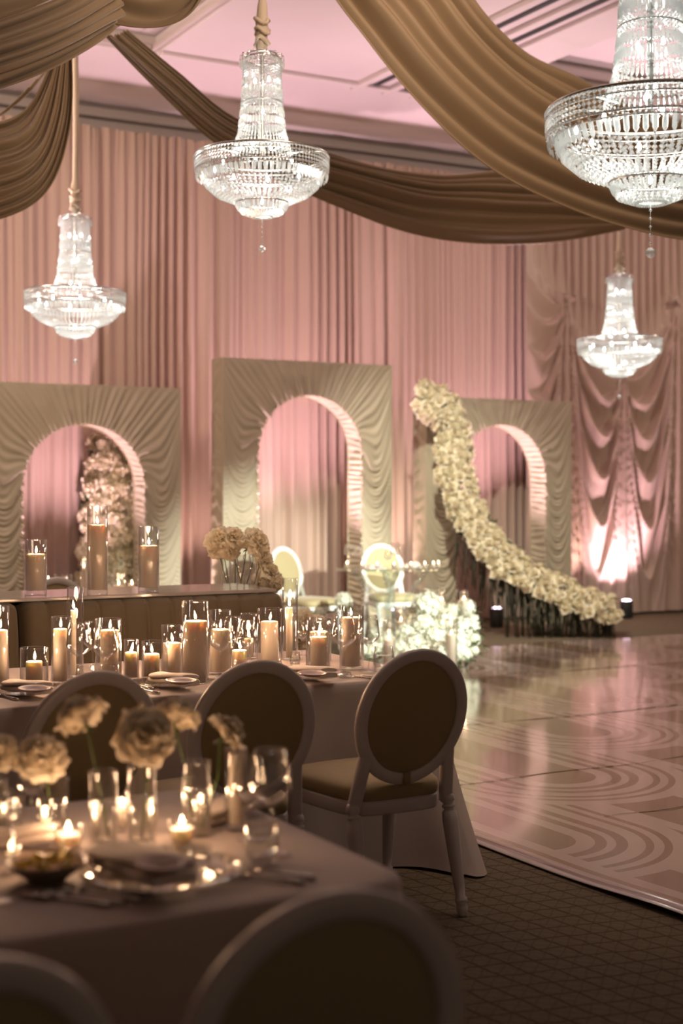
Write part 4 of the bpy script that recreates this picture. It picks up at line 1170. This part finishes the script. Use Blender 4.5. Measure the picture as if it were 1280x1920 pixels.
    lamp('POINT', 'bulb_glow', (0,0,.22), 1.2, (1.0,.97,.9), size=.03, parent=t)
    return t
ch0 = chandelier()
CH = [(491,293,8.16,'crystal chandelier hanging at top centre over the candlelit table'),
      (141,548,10.9,'crystal chandelier at the left in front of the pink curtain'),
      (1219,205,5.27,'largest crystal chandelier, cut off by the top right of the picture'),
      (1161,635,13.06,'smallest, farthest crystal chandelier in front of the festoon drape')]
for i, (px, py, D, lab) in enumerate(CH):
    p = PD(px, py, D)
    if i == 0: ch0.location = p; ch0['label'] = lab; o = ch0
    else: o = dup(ch0, p, i*.4, lab)
    # wrapped cord up to the ceiling
    top = 5.45 if not (p.x < 4.9 and 3 < p.y < 12.15) and not (p.x > 8.15 and p.y < 11.9) else 5.95
    c = thing('wrapped_cord', ['cream fabric sleeve round the cord of the top centre chandelier','cream fabric sleeve round the cord of the left chandelier','fabric sleeve above the largest chandelier','fabric sleeve above the farthest chandelier'][i], 'cord', p+Vector((0,0,.60)), 0, 'fabric-wrapped chandelier cords')
    H_ = top-p.z-.60; b = MB(); pts = []; rad = []
    nseg = 46
    for k in range(nseg+1):
        s = k/nseg; z = H_*s; pts.append((.006*math.sin(z*3), .006*math.cos(z*2.3), z))
        kn = math.exp(-((z-.16)/.07)**2)
        rad.append(.024+.012*kn+.004*math.sin(z*60+i)*(1 if z < .3 else .3)+(.008 if z < .1 else 0))
    b.tube(pts, rad, 12)
    b.build('sleeve', M['wrap'], c)
    b = MB()
    for k in range(3):
        zz = .05+k*.055; b.tube([cyl(.036+.008*math.sin(q*1.7+k), 2*PI*q/14, zz+.018*math.sin(q*.9+k)) for q in range(14)], .012, 7, closed=True)
    b.build('knot', M['wrap'], c)

# ================================================================== CEILING DRAPES
def swag(label, A, B, folds, amp, bulge, seed, nU=110, nV=110, name='ceiling_drape'):
    """A and B: edge points (px, py, D)"""
    A = [PD(*q) for q in A]; B = [PD(*q) for q in B]; b = MB(); off = seed*7.3
    Bf = Vector((0,0,0))
    pa = [cat(A, k/nU) for k in range(nU+1)]; pb = [cat(B, k/nU) for k in range(nU+1)]
    def fn(u, v):
        k = int(round(u*nU)); P0, P1 = pa[k], pb[k]
        ta = (pa[min(k+1, nU)]-pa[max(k-1, 0)]); ac = (P1-P0); w_ = ac.length
        n_ = ta.cross(ac).normalized()
        if n_.dot(P0-CAM) > 0: n_ = -n_
        vv = v+.035*fbm(u*2.2, v*3, off)*math.sin(PI*v)
        ph = vv*folds*2*PI+fbm(v*2.1, u*1.1, off)*5.
        f = math.sin(ph)*.55+.45*math.sin(ph*.43+2+u*1.5)+.5*fbm(v*folds*.8, u*1.5, off+3)
        sc_ = min(1., w_/.55)
        d = n_*(amp*f*sc_+bulge*math.sin(PI*v)*sc_)
        hem = .02*math.exp(-min(v, 1-v)*40)
        return P0+ac*vv*1.0+d+n_*hem
    b.grid(fn, nU, nV)
    o = b.build(name, M['swag']); tag(o, label, 'drape', 'ceiling drapes')
    s = o.modifiers.new('s', 'SOLIDIFY'); s.thickness = .006
    return o
# big sweep from the top centre to the right edge
swag('widest golden drape sweeping from top centre down to the right edge',
     [(700,-430,8.0),(760,-250,8.3),(850,-60,8.6),(905,30,8.7),(985,105,8.9),(1080,150,9.1),(1180,200,9.4),(1300,235,9.8),(1420,240,10.1),(1580,200,10.6),(1740,120,11.2),(1880,40,11.8)],
     [(640,-430,7.9),(590,-250,8.1),(600,-60,8.2),(690,80,8.2),(800,215,8.3),(920,325,8.5),(1060,398,8.8),(1180,440,9.1),(1300,462,9.5),(1420,455,9.9),(1580,390,10.5),(1740,250,11.1),(1880,70,11.7)], 9, .055, .16, 1, nU=200)
# long drape: thin at upper left, wide in the middle, ends at right
swag('long golden drape crossing behind the top centre chandelier and sagging to the right',
     [(240,52,9.0),(330,130,9.6),(430,215,10.2),(560,272,10.8),(700,312,11.2),(830,328,11.5),(950,322,11.7),(1060,340,11.9),(1165,405,12.0)],
     [(193,60,9.0),(290,165,9.6),(400,268,10.2),(520,340,10.6),(640,392,10.9),(760,435,11.2),(880,455,11.4),(1020,455,11.6),(1170,432,11.8)], 7, .05, .12, 2, nU=150, nV=90)
swag('nearest golden drape slanting across the top left corner',
     [(-140,90,5.4),(-40,50,5.6),(60,14,5.9),(140,-20,6.2),(200,-60,6.5)],
     [(-140,200,5.4),(-30,176,5.6),(70,140,5.9),(150,95,6.3),(212,48,6.9)], 6, .035, .08, 3, nV=80)
swag('short round golden swag hanging into the top edge at left',
     [(165,-60,7.2),(220,-30,7.2),(290,-14,7.2),(345,-35,7.2),(385,-80,7.2)],
     [(110,-30,7.0),(190,38,7.0),(288,56,7.0),(360,28,7.0),(412,-50,7.0)], 4, .035, .07, 4, nV=60)
swag('deep scooped golden swag hanging at the left edge',
     [(100,118,8.6),(62,190,8.5),(20,222,8.4),(-40,232,8.3),(-120,225,8.2)],
     [(136,108,8.6),(130,240,8.5),(85,360,8.4),(0,412,8.3),(-120,420,8.2)], 9, .04, .10, 5, nV=100)
swag('pale lit drape end at the extreme top left corner',
     [(-120,-60,6.6),(-20,-50,6.7),(80,-60,6.8),(160,-90,6.9)],
     [(-120,70,6.4),(-20,46,6.5),(60,20,6.6),(140,-20,6.7)], 3, .03, .05, 6, nV=40)
swag('small strip of drape falling behind the deep scooped swag',
     [(95,125,9.4),(60,170,9.4),(20,205,9.4),(-20,225,9.4)],
     [(55,165,9.4),(30,190,9.4),(0,215,9.4),(-30,232,9.4)], 2, .02, .03, 7, nV=24)
# where the drapes meet: the tie and a drop sleeve
p = PD(222, 22, 8.4)
b = MB()
for k in range(3): b.tube([p+Vector((.07*math.cos(q*.45+k), .07*math.sin(q*.45+k), -.05+.04*k+.02*math.sin(q))) for q in range(14)], .02, 8, closed=True)
b.tube([p, Vector((p.x, p.y, 5.94))], .012, 8)
o = b.build('drape_tie', M['swag']); tag(o, 'knotted tie where the left ceiling drapes meet', 'drape tie')
